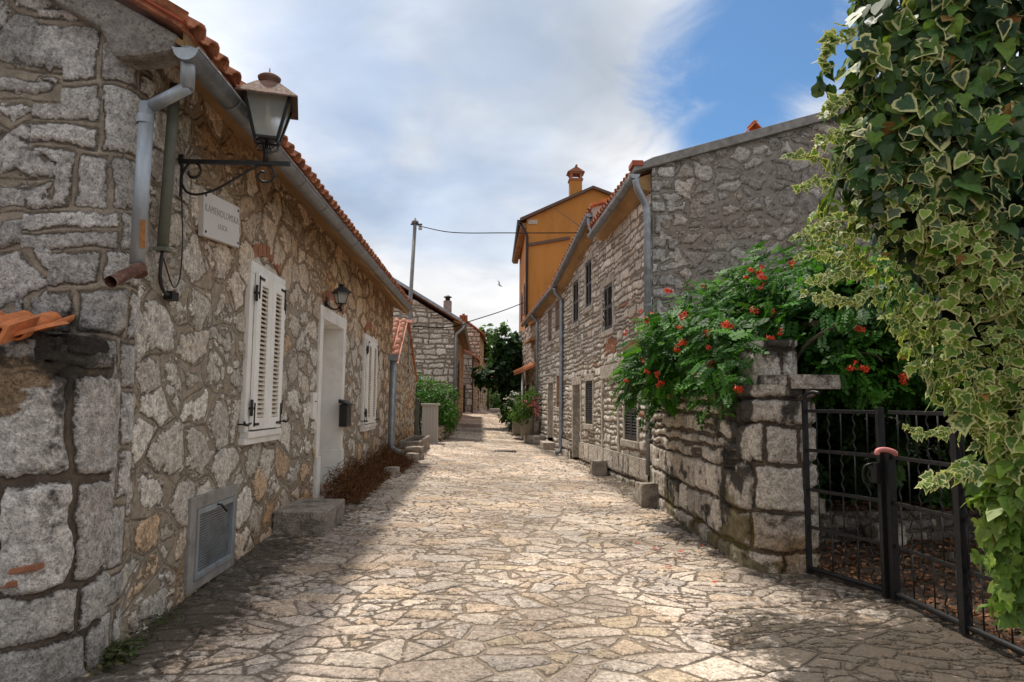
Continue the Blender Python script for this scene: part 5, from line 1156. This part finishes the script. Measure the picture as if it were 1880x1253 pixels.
# ------------------------------------------------------------------ trumpet vine over the wall
TV=thing('trumpet_vine','bushy green trumpet vine with red flowers spilling over the garden wall','vine',(2.9,8.2,1.6))
ELL=[((2.75,9.2,2.05),(.72,.8,.50)),((2.35,9.0,1.80),(.50,.6,.28)),((2.95,8.4,2.35),(.85,.9,.55)),((3.7,8.0,2.75),(.95,.9,.62)),((2.85,7.6,1.95),(.55,.6,.42)),((4.5,7.8,2.75),(1.0,.9,.65)),((3.5,7.3,2.2),(.7,.5,.42)),((5.4,7.8,2.6),(1.1,.9,.7)),((4.3,6.9,2.12),(.9,.55,.38)),((4.0,6.7,1.85),(.6,.5,.25)),((5.2,6.8,2.0),(.9,.6,.4)),((2.62,7.0,1.75),(.30,.4,.25)),((2.56,6.85,1.92),(.22,.35,.22)),((2.9,7.25,2.3),(.55,.35,.22)),((4.0,6.9,2.5),(.9,.6,.4)),((3.55,6.75,2.0),(.4,.4,.25))]
P_,D_=clumps(ELL,11500,(.70,1.08),.09,9)
ok=~((P_[:,1]<6.9)&(P_[:,2]<2.12)&(P_[:,0]<3.35)&(P_[:,0]>2.66))&~((P_[:,2]<1.62)&(P_[:,0]>2.62)&(P_[:,1]<7.2)); P_,D_=P_[ok],D_[ok]; n=len(P_)
T_=D_*.7+np.array([0,0,-.35])+RNG.normal(size=(n,3))*.45; Nn=D_*.5+np.array([-.1,-.1,.8])+RNG.normal(size=(n,3))*.35
cl=cols(n,[(.035,.12,.012),(.05,.16,.015),(.025,.085,.012),(.075,.21,.025)],.3)
cl=cl*(1+.35*(RNG.random((n,1))<.15))
leaf_mesh('foliage',M['leaf'],TV,T_pinnate(),P_,Nn,T_,RNG.uniform(.13,.23,n),cl)
b=MB()
for k in range(46):
    e=ELL[k%len(ELL)]; d=rnd_dir(1)[0]; d[2]=abs(d[2])*.4; a=Vector(e[0])+Vector((RNG.uniform(-.3,.3),.1,-.2)); c=Vector(e[0])+Vector([d[i]*e[1][i]*1.12 for i in range(3)])
    b.tube(smooth_path([a,(a+c)/2+Vector((0,0,.12)),c,c+Vector((d[0]*.12,d[1]*.12,-.08))],4),[.012]*6+[.008]*6+[.004],5)
for (x,y) in ((2.7,10.9),(2.78,9.8),(3.1,7.2)):
    b.tube(smooth_path([(x,y,0 if y<8 else 1.65),(x+.06,y-.1,1.2 if y<8 else 1.8),(x+.1,y-.4,2.0),(x+.3,y-.8,2.3)],5),.02,6)
b.build('stems',M['bark'],TV)
def first_hit(x,y,ells,back=.98):
    d=at(x,y,Y=10)-CAM; best=None
    for c,r in ells:
        o=np.array([(CAM[i]-c[i])/r[i] for i in range(3)]); dd=np.array([d[i]/r[i] for i in range(3)])
        A=dd@dd; B=o@dd; Cc=o@o-1; disc=B*B-A*Cc
        if disc>0:
            t=(-B-math.sqrt(disc))/A
            if t>0 and (best is None or t<best): best=t
    return None if best is None else CAM+d*best*back
FLW=[(1196,575),(1178,552) if 0 else (1178,571),(1188,590),(1148,613),(1290,523),(1258,578),(1378,497),(1395,500),(1367,508),(1457,482),(1383,572),(1432,612),(1410,618),(1303,608),(1256,630),(1247,633),(1240,640),(1183,660),(1228,535),(1303,674),(1211,700),(1210,706),(1278,690),(1232,728),(1352,710),(1404,690),(1578,605),(1565,675),(1583,673),(1665,690),(1400,510),(1398,528),(1185,680),(1420,572),(1337,598),(1250,600),(1147,697),(1210,685),(1300,640)]
b=MB()
def trumpet(b,c,d,s):
    c=Vector(c); d=Vector(d).normalized(); x=d.orthogonal().normalized(); y=d.cross(x); k=7; n0=len(b.v)
    prof=[(0,.10),(.45,.16),(.8,.30),(1.0,.42)]
    for t,r in prof:
        for i in range(k): a=2*PI*i/k; b.v.append(tuple(c+d*s*t+(x*math.cos(a)+y*math.sin(a))*s*r*.7))
    for j in range(3):
        for i in range(k): b.f.append((n0+j*k+i,n0+j*k+(i+1)%k,n0+(j+1)*k+(i+1)%k,n0+(j+1)*k+i)); b.sm.append(True)
    for i in range(5):
        a=2*PI*i/5; p=lambda aa,r,t:c+d*s*t+(x*math.cos(aa)+y*math.sin(aa))*s*r
        b.add([p(a-.45,.28,.98),p(a-.4,.55,1.02),p(a,.68,.93),p(a+.4,.55,1.02),p(a+.45,.28,.98)],[(0,1,2,3,4)],True)
mred,nt_,bb_=newmat('scarlet petals'); qq=NB(nt_); qq.put(qq.mix(qq.noise(qq.co(),30),(.75,.03,.015),(.70,.13,.03)),bb_.inputs['Base Color']); bb_.inputs['Roughness'].default_value=.5
protos=[]
for v in range(4):
    b=MB(); rr=random.Random(40+v)
    for k in range(rr.choice((2,3,4))): trumpet(b,(rr.uniform(-.03,.03),rr.uniform(-.03,.03),rr.uniform(-.02,.03)),(rr.uniform(-1,1),rr.uniform(-1.3,.1),rr.uniform(-.5,.6)),rr.uniform(.055,.075))
    for k in range(4): b.tube([(0,0,0),(rr.uniform(-.04,.04),rr.uniform(-.04,0),rr.uniform(-.05,.05))],[.004,.006],5)
    o=wpos(TV); me=bpy.data.meshes.new('flower'); me.from_pydata(b.v,[],b.f); me.polygons.foreach_set('use_smooth',b.sm); me.update(); me.materials.append(mred); protos.append(me)
for i,(x,y) in enumerate(FLW):
    h=first_hit(x,y,ELL,.975)
    if h is None: h=at(x,y,Y=8.0 if x>1200 else 8.7)
    o=bpy.data.objects.new('flower',protos[i%4]); COL.objects.link(o); o.parent=TV; o.location=h-TV.location; o.rotation_euler=(0,0,RNG.uniform(-.6,.6)); s=RNG.uniform(.55,.95); o.scale=(s,s,s)
# shade planting behind gate
GS=thing('garden_shrub','dark leafy shrubs filling the shade behind the iron gate','shrub',(4.8,9.5,.3))
E2=[((4.0,8.5,1.05),(.9,.6,.75)),((5.2,8.3,1.05),(1.0,.6,.85)),((3.45,8.8,1.3),(.35,.8,.9)),((6.4,7.9,1.1),(.9,.6,.8)),((4.2,9.8,1.2),(1.0,.8,1.2)),((5.8,9.4,1.3),(1.3,.9,1.3)),((7.2,8.6,1.3),(1.2,1.2,1.4)),((4.6,10.8,1.8),(1.5,.6,1.3)),((3.6,10.2,1.5),(.5,1.0,1.2))]
P_,D_=clumps(E2,6800,(.7,1.05),.12,10); n=len(P_)
leaf_mesh('foliage',M['leaf'],GS,T_pinnate(),P_,D_*.5+np.array([0,-.1,.8])+RNG.normal(size=(n,3))*.4,D_+np.array([0,0,-.4])+RNG.normal(size=(n,3))*.5,RNG.uniform(.2,.34,n),cols(n,GREENS,.3))
# canopy and frame added behind the pillar to keep the corner in shade
GC=thing('shade_canopy','added leaf canopy shading the garden behind the gate pillar','vine',(5,9,2))
E3=[((4.1,7.5,2.45),(.9,.6,.28)),((5.2,7.2,2.5),(1,.6,.28)),((4.0,9.6,2.55),(1.1,1.2,.35)),((5.6,9.5,2.7),(1.3,1.4,.35)),((7.0,8.0,2.7),(1.3,1.6,.35)),((5.2,8.3,2.6),(1.2,.9,.35)),((3.9,10.9,2.6),(.9,.7,.4)),((6.2,6.9,2.55),(1.2,1.0,.32))]
P_,D_=clumps(E3,7000,(.3,1.05),.13,10); n=len(P_)
leaf_mesh('foliage',M['leaf'],GC,T_pinnate(),P_,np.array([0,0,1.])+RNG.normal(size=(n,3))*.4,D_+np.array([0,0,-.5])+RNG.normal(size=(n,3))*.5,RNG.uniform(.2,.34,n),cols(n,GREENS,.3))
b=MB()
for x in (3.4,4.9,6.4): b.bar((x,6.8,2.35),(x,11.5,2.45),.06)
for y in (7.5,9.5,11.3): b.bar((3.2,y,2.3),(8,y,2.3),.06)
b.bar((3.3,7.2,0),(3.3,7.2,2.4),.07); b.bar((6.9,7.2,0),(6.9,7.2,2.4),.07); b.bar((3.3,11.2,0),(3.3,11.2,2.4),.07); b.build('shade_canopy_frame',M['bark'],GC)
# ------------------------------------------------------------------ ivy
IV=thing('ivy','large variegated ivy with cream-edged leaves hanging over the gate','ivy',(3.0,3.5,.1))
IVB=[(0-140,1560),(0,1540),(60,1535),(130,1525),(200,1548),(250,1520),(300,1502),(340,1500),(430,1500),(500,1540),(560,1570),(620,1635),(700,1690),(760,1725),(830,1765),(900,1795),(960,1815),(1020,1835),(1100,1850),(1150,1862)]
yv=[a for a,_ in IVB]; xv=[b_+38+(40 if 480<a<850 else -8 if a>850 else 0) for a,b_ in IVB]
def ivy_pts(n,jit,y0=-140,y1=1150):
    """points on the bulging hanging mass; its left outline follows the wall post and the arch above it"""
    out=[];nor=[]
    yy=RNG.uniform(y0,y1,n); th=RNG.uniform(-.15*PI,1.0*PI,n)
    for k in range(n):
        yp=yy[k]; xb=float(np.interp(yp,yv,xv)); a=at(xb,yp,Y=3.35); t_=(yp+140)/1290
        hw=1.05-.55*t_; dp=.50-.22*t_
        cx=a.x+hw; cy=3.35+.12*t_
        bl=.10*math.sin(a.z*5+th[k]*3)+.07*math.sin(a.z*11+th[k]*5)
        r=1-jit*RNG.random()+bl*.5
        nx_,ny_=-math.cos(th[k]),-math.sin(th[k])
        out.append((cx+nx_*hw*r+0,cy+ny_*dp*r,a.z)); nor.append((nx_/hw,ny_/dp,.15))
    out=np.array(out); nor=np.array(nor); nor/=np.linalg.norm(nor,axis=1,keepdims=True); return out,nor,yy
def strands(m,jit):
    P=[];D=[];Y=[];Sz=[];Cc=[]
    for _ in range(m):
        y0=RNG.uniform(-260,1050); ln=RNG.uniform(120,420); th=RNG.uniform(-.12*PI,.98*PI); off=RNG.uniform(-.20,.07); s0=RNG.uniform(.75,1.3); c0=RNG.random(); w=RNG.uniform(-.5,.5); k=0
        yp=y0
        while yp<min(y0+ln,1150):
            if yp>-150:
                xb=float(np.interp(yp,yv,xv)); a=at(xb,yp,Y=3.35); t_=(yp+140)/1290; hw=1.05-.55*t_; dp=.50-.22*t_; cx=a.x+hw; cy=3.35+.12*t_
                tt=th+w*(yp-y0)/600; r=1+off+.07*math.sin(a.z*4.3+th*3)+.05*math.sin(a.z*9+th*7)
                nx_,ny_=-math.cos(tt),-math.sin(tt)
                for q_ in range(2):
                    P.append((cx+nx_*hw*r+RNG.normal()*.028,cy+ny_*dp*r+RNG.normal()*.028,a.z+RNG.normal()*.015)); D.append((nx_/hw,ny_/dp,.15)); Y.append(yp); Sz.append(s0*RNG.uniform(.7,1.15)*(1.05-.45*(yp-y0)/ln)); Cc.append(c0)
            yp+=RNG.uniform(14,26)*s0
    D=np.array(D); D/=np.linalg.norm(D,axis=1,keepdims=True); return np.array(P),D,np.array(Y),np.array(Sz),np.array(Cc)
P_,D_,yy,ss_,cc_=strands(330,.2); n=len(P_)
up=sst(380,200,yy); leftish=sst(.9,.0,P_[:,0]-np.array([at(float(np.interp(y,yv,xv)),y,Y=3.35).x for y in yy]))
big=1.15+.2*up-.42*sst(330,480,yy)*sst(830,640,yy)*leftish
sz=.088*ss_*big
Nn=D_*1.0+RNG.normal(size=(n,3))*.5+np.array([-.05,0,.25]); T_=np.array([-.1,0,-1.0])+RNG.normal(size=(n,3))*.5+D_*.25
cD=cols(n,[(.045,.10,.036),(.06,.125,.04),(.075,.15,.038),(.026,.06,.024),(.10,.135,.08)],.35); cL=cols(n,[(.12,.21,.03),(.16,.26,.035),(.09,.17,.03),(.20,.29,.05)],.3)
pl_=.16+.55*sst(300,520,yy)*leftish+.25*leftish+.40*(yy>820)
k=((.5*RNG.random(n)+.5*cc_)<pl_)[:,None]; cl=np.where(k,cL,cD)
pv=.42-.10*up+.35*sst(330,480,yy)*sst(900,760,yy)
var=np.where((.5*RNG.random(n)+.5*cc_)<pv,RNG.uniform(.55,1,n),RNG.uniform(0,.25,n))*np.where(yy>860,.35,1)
lb=RNG.random(n)<np.where(yy>380,.75,.25)
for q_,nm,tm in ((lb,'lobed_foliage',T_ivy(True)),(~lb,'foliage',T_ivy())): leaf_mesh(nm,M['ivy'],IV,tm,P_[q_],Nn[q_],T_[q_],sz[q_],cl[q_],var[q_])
kk=RNG.random(n)<.005; m_=int(kk.sum()); leaf_mesh('withered_leaves',M['litter'],IV,T_ivy(),P_[kk]+D_[kk]*.02,Nn[kk],T_[kk],sz[kk],cols(m_,[(.20,.09,.03),(.28,.16,.05)],.3))
# inner leaves and woody core
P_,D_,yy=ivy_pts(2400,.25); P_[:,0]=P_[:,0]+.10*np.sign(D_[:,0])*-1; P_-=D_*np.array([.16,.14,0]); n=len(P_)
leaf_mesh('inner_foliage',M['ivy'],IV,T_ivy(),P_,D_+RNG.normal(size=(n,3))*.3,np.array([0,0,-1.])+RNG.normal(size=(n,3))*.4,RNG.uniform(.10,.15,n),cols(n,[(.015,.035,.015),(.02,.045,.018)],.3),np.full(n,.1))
b=MB()
for k in range(14):
    x=2.9+.16*(k%7)+RNG.uniform(-.05,.05); y=3.35+.15*(k//7)
    pts=[(x+.25*max(0,(2.2-z))*.8+RNG.uniform(-.03,.03),y+RNG.uniform(-.03,.03),z) for z in np.linspace(.02,4.3,9)]
    b.tube(smooth_path(pts,4),.018+.012*RNG.random(),6)
b.build('stems',M['bark'],IV)
# post behind the ivy
b=MB(); b.box(3.32,3.75,3.25,3.75,0,3.5); tag(b.build('ivy_pillar',M['concrete'],None,.02),'square pillar buried under the variegated ivy','pillar')
# tendrils on the left edge
TD=[((1530,300),(1480,285),(1445,287),.055),((1525,330),(1492,335),(1468,345),.045),((1560,430),(1500,425),(1462,432),.05),((1560,395),(1510,412),(1480,440),.05),((1580,500),(1530,500),(1500,520),.06),((1600,540),(1555,550),(1475,540),.05),((1570,560),(1530,545),(1480,565) if 0 else (1500,548),.05),((1545,60),(1525,80),(1512,120),.09),((1560,180),(1530,190),(1518,215),.07),((1740,790),(1700,795),(1668,785),.045),((1790,860),(1745,870),(1700,890),.08),((1560,470),(1515,462),(1470,465),.045),((1555,240),(1520,250),(1500,270),.055)]
tb=MB(); TP=[];TS=[]
for (a,m_,c,s) in TD:
    A_,B_,C_=[at(*p,Y=yy_) for p,yy_ in ((a,3.3),(m_,3.22),(c,3.16))]
    sp=smooth_path([A_,B_,C_],6); tb=MB(); tb.tube(sp,.003,5); tb.build('tendril',M['stem'],IV)
    for i in range(len(sp)):
        for q_ in range(2): TP.append(tuple(sp[i]+Vector(RNG.normal(size=3)*.012))); TS.append(s*RNG.uniform(.7,1.1)*(1-.35*i/len(sp)))
n=len(TP)
leaf_mesh('tendril_leaves',M['ivy'],IV,T_ivy(True),np.array(TP),np.array([-.2,-.8,.5])+RNG.normal(size=(n,3))*.45,np.array([-.5,0,-.6])+RNG.normal(size=(n,3))*.5,TS,cols(n,[(.11,.19,.03),(.15,.22,.04),(.08,.15,.03)],.2),np.full(n,.8))
# ------------------------------------------------------------------ lane-side plants
def bush(name,label,cat,ells,n,tm,size,palette,mat='leaf',shell=(.6,1.05),sub=.08,per=10,up=.5,group=None,base=None,parts=()):
    c=ells[0][0]; r=thing(name,label,cat,base or (c[0],c[1],G(c[0],c[1])),group)
    P,D=clumps(ells,n,shell,sub,per); m=len(P)
    leaf_mesh('foliage',M[mat],r,tm,P,D*.6+np.array([0,0,up])+RNG.normal(size=(m,3))*.4,D+np.array([0,0,-.2])+RNG.normal(size=(m,3))*.5,RNG.uniform(*size,m),cols(m,palette,.3)); return r
hd=bush('hedge_shrub','bright green shrub spilling over the planter wall behind the cabinet','shrub',[((-1.75,23.6,1.4),(.72,.9,.70)),((-1.3,24.2,1.4),(.45,.8,.75)),((-2.4,23.5,1.75),(.7,.7,.75)),((-1.2,23.2,1.05),(.28,.6,.5)),((-1.9,24.2,1.95),(.5,.5,.35))],4600,T_simple(.3),(.07,.13),[(.05,.14,.02),(.08,.20,.025),(.03,.09,.015),(.11,.26,.035)])
b=MB()
for k in range(7): b.tube([(-1.5-.12*k,23.5+.1*k,.4),(-1.6-.15*k,23.6,1.7)],[.03,.012],6)
b.build('stems',M['bark'],hd)
fe=[((1.25,31,3.0),(.85,.8,.9)),((.55,30.9,2.75),(.75,.6,.45)),((1.7,31,2.2),(.6,.8,1.2)),((1.2,31.2,4.0),(.6,.5,.6)),((1.75,31.3,3.9),(.5,.5,.6)),((1.5,30.8,1.5),(.6,.6,.8)),((-.05,30.9,2.7),(.35,.35,.3))]
FG=bush('fig_tree','dark leafy fig tree leaning over the lane beside the orange building','tree',fe,3600,T_ivy(),(.15,.27),[(.022,.055,.018),(.035,.08,.02),(.016,.04,.014),(.055,.11,.03)],shell=(.5,1.05),sub=.14,per=9)
b=MB()
for (x,z) in ((.5,2.8),(1.2,4.2),(1.8,3.8),(0.0,2.8),(1.2,3.2)):
    b.tube(smooth_path([(1.55,31,.5),(1.5,31,1.4),((1.5+x)/2,31,(1.4+z)/2+.1),(x,31,z)],4),[.08]*5+[.06]*4+[.035]*4,7)
for (x,z) in ((.75,4.75),(.95,4.9),(1.15,4.6)): b.tube(smooth_path([(1.2,31,3.9),((1.2+x)/2-.05,31,4.3),(x,31,z)],4),.018,5)
b.build('trunk',M['bark'],FG)
P_,D_=clumps([((.72,31,4.7),(.25,.2,.28)),((.95,31,4.85),(.2,.2,.2)),((.5,31,4.3),(.2,.2,.2))],140,(.3,1),.1,6); n=len(P_)
leaf_mesh('top_sprays',M['leaf'],FG,T_ivy(),P_,np.array([0,-.4,.7])+RNG.normal(size=(n,3))*.4,D_+RNG.normal(size=(n,3))*.5,RNG.uniform(.14,.22,n),cols(n,[(.05,.12,.03),(.08,.17,.04)]))
lv=bush('small_tree','small light green tree behind the far stone house corner','tree',[((.35,52,6.2),(.8,.6,1.0)),((.7,52,5.2),(.7,.6,.7))],420,T_ivy(),(.25,.4),[(.06,.14,.03),(.10,.2,.04)],sub=.25,per=6)
b=MB(); b.tube([(.45,52,1.0),(.4,52,5.5)],[.1,.05],7); b.build('trunk',M['bark'],lv)
OL=bush('white_oleander','dark shrub with white blossoms on the right edge of the lane','shrub',[((1.35,28.3,1.25),(.38,.4,.75)),((1.45,28.2,.75),(.35,.35,.5)),((1.6,28.6,1.5),(.35,.4,.6))],1500,T_simple(.17),(.10,.17),[(.018,.05,.014),(.03,.07,.018)])
P_,D_=clumps([((1.3,28.15,1.45),(.36,.35,.5))],130,(.85,1.1),.05,4); n=len(P_); leaf_mesh('blossoms',M['petal'],OL,T_petal5(),P_,D_+np.array([0,-.6,.3]),RNG.normal(size=(n,3)),RNG.uniform(.035,.055,n),cols(n,[(.75,.72,.66)],.08))
# pots
pp_=at(965,806,Y=24.9)
POT=thing('flower_pot','round stone pot with pink flowers on the raised kerb','flower pot',(1.62,24.8,.38))
b=MB(); b.lathe([(0,0),(.20,0),(.235,.03),(.25,.55),(.255,.60),(.22,.60),(.21,.52),(0,.52)],(1.62,24.8,.38),20); b.build('pot',M['pot'],POT)
P_,D_=clumps([((1.50,24.75,1.35),(.42,.35,.45)),((1.42,24.7,1.05),(.35,.3,.25)),((1.8,24.8,1.6),(.25,.3,.5))],1100,(.4,1.05),.05,8); n=len(P_)
leaf_mesh('foliage',M['leaf'],POT,T_simple(.12),P_,D_+np.array([0,0,.3])+RNG.normal(size=(n,3))*.4,D_*.6+np.array([0,0,.5])+RNG.normal(size=(n,3))*.35,RNG.uniform(.10,.18,n),cols(n,[(.07,.15,.03),(.10,.2,.04),(.05,.11,.02),(.13,.2,.05)]))
P_,D_=clumps([((1.68,24.6,1.50),(.22,.15,.14)),((1.86,24.6,1.62),(.15,.12,.15)),((1.92,24.6,1.25),(.1,.1,.2))],230,(.5,1.1),.035,6); n=len(P_)
leaf_mesh('blossoms',M['petal'],POT,T_petal5(),P_,D_+np.array([0,-.8,.3]),RNG.normal(size=(n,3)),RNG.uniform(.03,.05,n),cols(n,[(.75,.20,.28),(.8,.35,.38),(.7,.14,.22)],.1))
PT2=thing('flower_pot','dark plain pot standing right of the pink flowered pot','flower pot',(1.93,24.95,.38))
b=MB(); b.lathe([(0,0),(.14,0),(.17,.03),(.19,.48),(.17,.5),(.15,.42),(0,.42)],(1.93,24.95,.38),16); b.build('pot',M['step'],PT2)
PB=thing('planter_box','square pale planter box left of the pink flowered pot','planter',(1.42,26.3,.38))
b=MB(); trough_box(b,1.17,1.70,26.1,26.55,.36,.82,.05); b.build('box',M['pot'],PB,.012)
P_,D_=clumps([((1.35,26.2,1.0),(.35,.25,.22))],300,(.4,1.05),.05,8); n=len(P_); leaf_mesh('foliage',M['leaf'],PB,T_simple(.15),P_,D_+np.array([0,0,.3]),D_+np.array([0,0,.5])+RNG.normal(size=(n,3))*.35,RNG.uniform(.09,.15,n),cols(n,[(.10,.2,.04),(.13,.23,.05)]))
bush('far_shrub','round green shrub in front of the low grey building','shrub',[((1.35,60.5,2.0),(1.1,.6,1.0)),((.8,60.4,1.6),(.7,.5,.6))],700,T_simple(.35),(.18,.3),[(.05,.12,.02),(.08,.17,.03)],sub=.15)
bush('far_tree','dark green tree mass beyond the fig tree','tree',[((3.2,57,3.0),(1.8,1,2.0)),((4.5,58,4.0),(1.8,1,2.4))],1200,T_simple(.35),(.25,.4),GREENS,sub=.25)
# dried plants along the left wall
def dried(label,xs0,xs1,y0,y1,h,n,grp):
    c=((xs0+xs1)/2,(y0+y1)/2); r=thing('dried_plant',label,'dried plant',(c[0],c[1],G(*c)),grp)
    x=RNG.uniform(xs0,xs1,n); y=RNG.uniform(y0,y1,n); hh=h*(.35+.65*RNG.random(n))*np.clip(1.15-np.abs((y-c[1])/(y1-y0)*2)**3*.6,.3,1)*np.clip(1.1-(x-xs0)/(xs1-xs0)*.8,.2,1)
    P=np.stack([x,y,gz(x,y)+hh*RNG.random(n)**.7],-1)
    leaf_mesh('stalks',M['litter'],r,T_blade(.035,.35),P,rnd_dir(n)+np.array([0,-.2,.4]),np.array([.25,-.2,.5])+RNG.normal(size=(n,3))*.75,RNG.uniform(.06,.16,n),cols(n,[(.10,.035,.015),(.15,.06,.02),(.06,.025,.012),(.20,.10,.04)],.35)); return r
dried('low mound of reddish brown dried plants right beside the door step',-2.15,-1.60,9.2,12.3,.42,5200,'dried plants along the left wall')
dried('reddish brown dried plants farther on near the trough',-2.15,-1.45,12.5,16.0,.40,4800,'dried plants along the left wall')
# weeds at wall feet
def weeds(label,cx_,cy_,rx_,ry_,n,s=(.03,.06)):
    x=cx_+RNG.normal(size=n)*rx_; y=cy_+RNG.normal(size=n)*ry_; x=np.maximum(x,-2.19) if cx_<0 else np.minimum(x,2.55)
    r=thing('weed',label,'weed',(cx_,cy_,G(cx_,cy_)))
    leaf_mesh('leaves',M['leafmatt'],r,T_simple(.22),np.stack([x,y,gz(x,y)+RNG.random(n)*.05],-1),rnd_dir(n)*.5+np.array([0,0,.8]),rnd_dir(n)+np.array([0,0,.5]),RNG.uniform(*s,n),cols(n,[(.05,.07,.02),(.07,.10,.02),(.09,.08,.03)]))
weeds('small green weed tuft at the near corner of the left house',-2.12,4.25,.06,.12,260); weeds('patch of weeds at the wall foot before the vent',-2.12,4.85,.05,.15,120,(.02,.04))
# leaf litter, fallen petals
n=9000; x=RNG.uniform(3.0,7.5,n); y=RNG.uniform(3.0,8.2,n); k=(x>np.where(y>5.32,2.95+(6.17-y)*.353,3.22)); x,y=x[k],y[k]; n=len(x)
z=np.where(y>7.5,.37,.03+RNG.random(n)*.03)
tag(leaf_mesh('leaf_litter',M['litter'],None,T_simple(.32),np.stack([x,y,z],-1),rnd_dir(n)*.55+np.array([0,0,1.]),rnd_dir(n),RNG.uniform(.04,.08,n),cols(n,[(.16,.065,.03),(.22,.10,.045),(.09,.045,.025),(.28,.15,.08)],.3)),kind='stuff')
n=2600; y=RNG.uniform(3.2,20,n); t=RNG.random(n)**2.2; left=RNG.random(n)<.4
x=np.where(left,-2.15+t*.9,np.where(y<6.1,np.where(y>5.3,2.85+(6.17-y)*.35,3.15),2.50-.0*y-np.clip(y-11.7,0,9)*.02)-t*.9)
tag(leaf_mesh('wall_foot_debris',M['litter'],None,T_simple(.3),np.stack([x,y,gz(x,y)+.006],-1),rnd_dir(n)*.35+np.array([0,0,1.]),rnd_dir(n),RNG.uniform(.010,.026,n),cols(n,[(.10,.05,.025),(.16,.09,.045),(.06,.04,.025)],.3)),kind='stuff')
V_,F_p,_=T_petal5()
me=bpy.data.meshes.new('fallen_flower'); me.from_pydata([tuple(v*.022) for v in V_],[],[tuple(f) for f in F_p]); me.update(); me.materials.append(mred)
for i,(x,y) in enumerate(((1160,994),(1173,999),(1195,991),(1200,1005),(1203,1009),(1250,1014),(1256,1022),(1255,1030),(1223,1040),(1228,1043),(1232,1046),(1312,1071),(1290,1003),(1240,1026))):
    p=at(x,y,Z=.015); o=bpy.data.objects.new('fallen_flower',me); COL.objects.link(o); o.location=p+Vector((0,0,.006)); o.rotation_euler=(RNG.uniform(-.4,.4),RNG.uniform(-.4,.4),RNG.uniform(0,6)); s=RNG.uniform(.7,1.3); o.scale=(s,s,s)
    tag(o,'fallen red trumpet flower lying on the paving by the garden wall','flower','fallen red flowers on the paving')
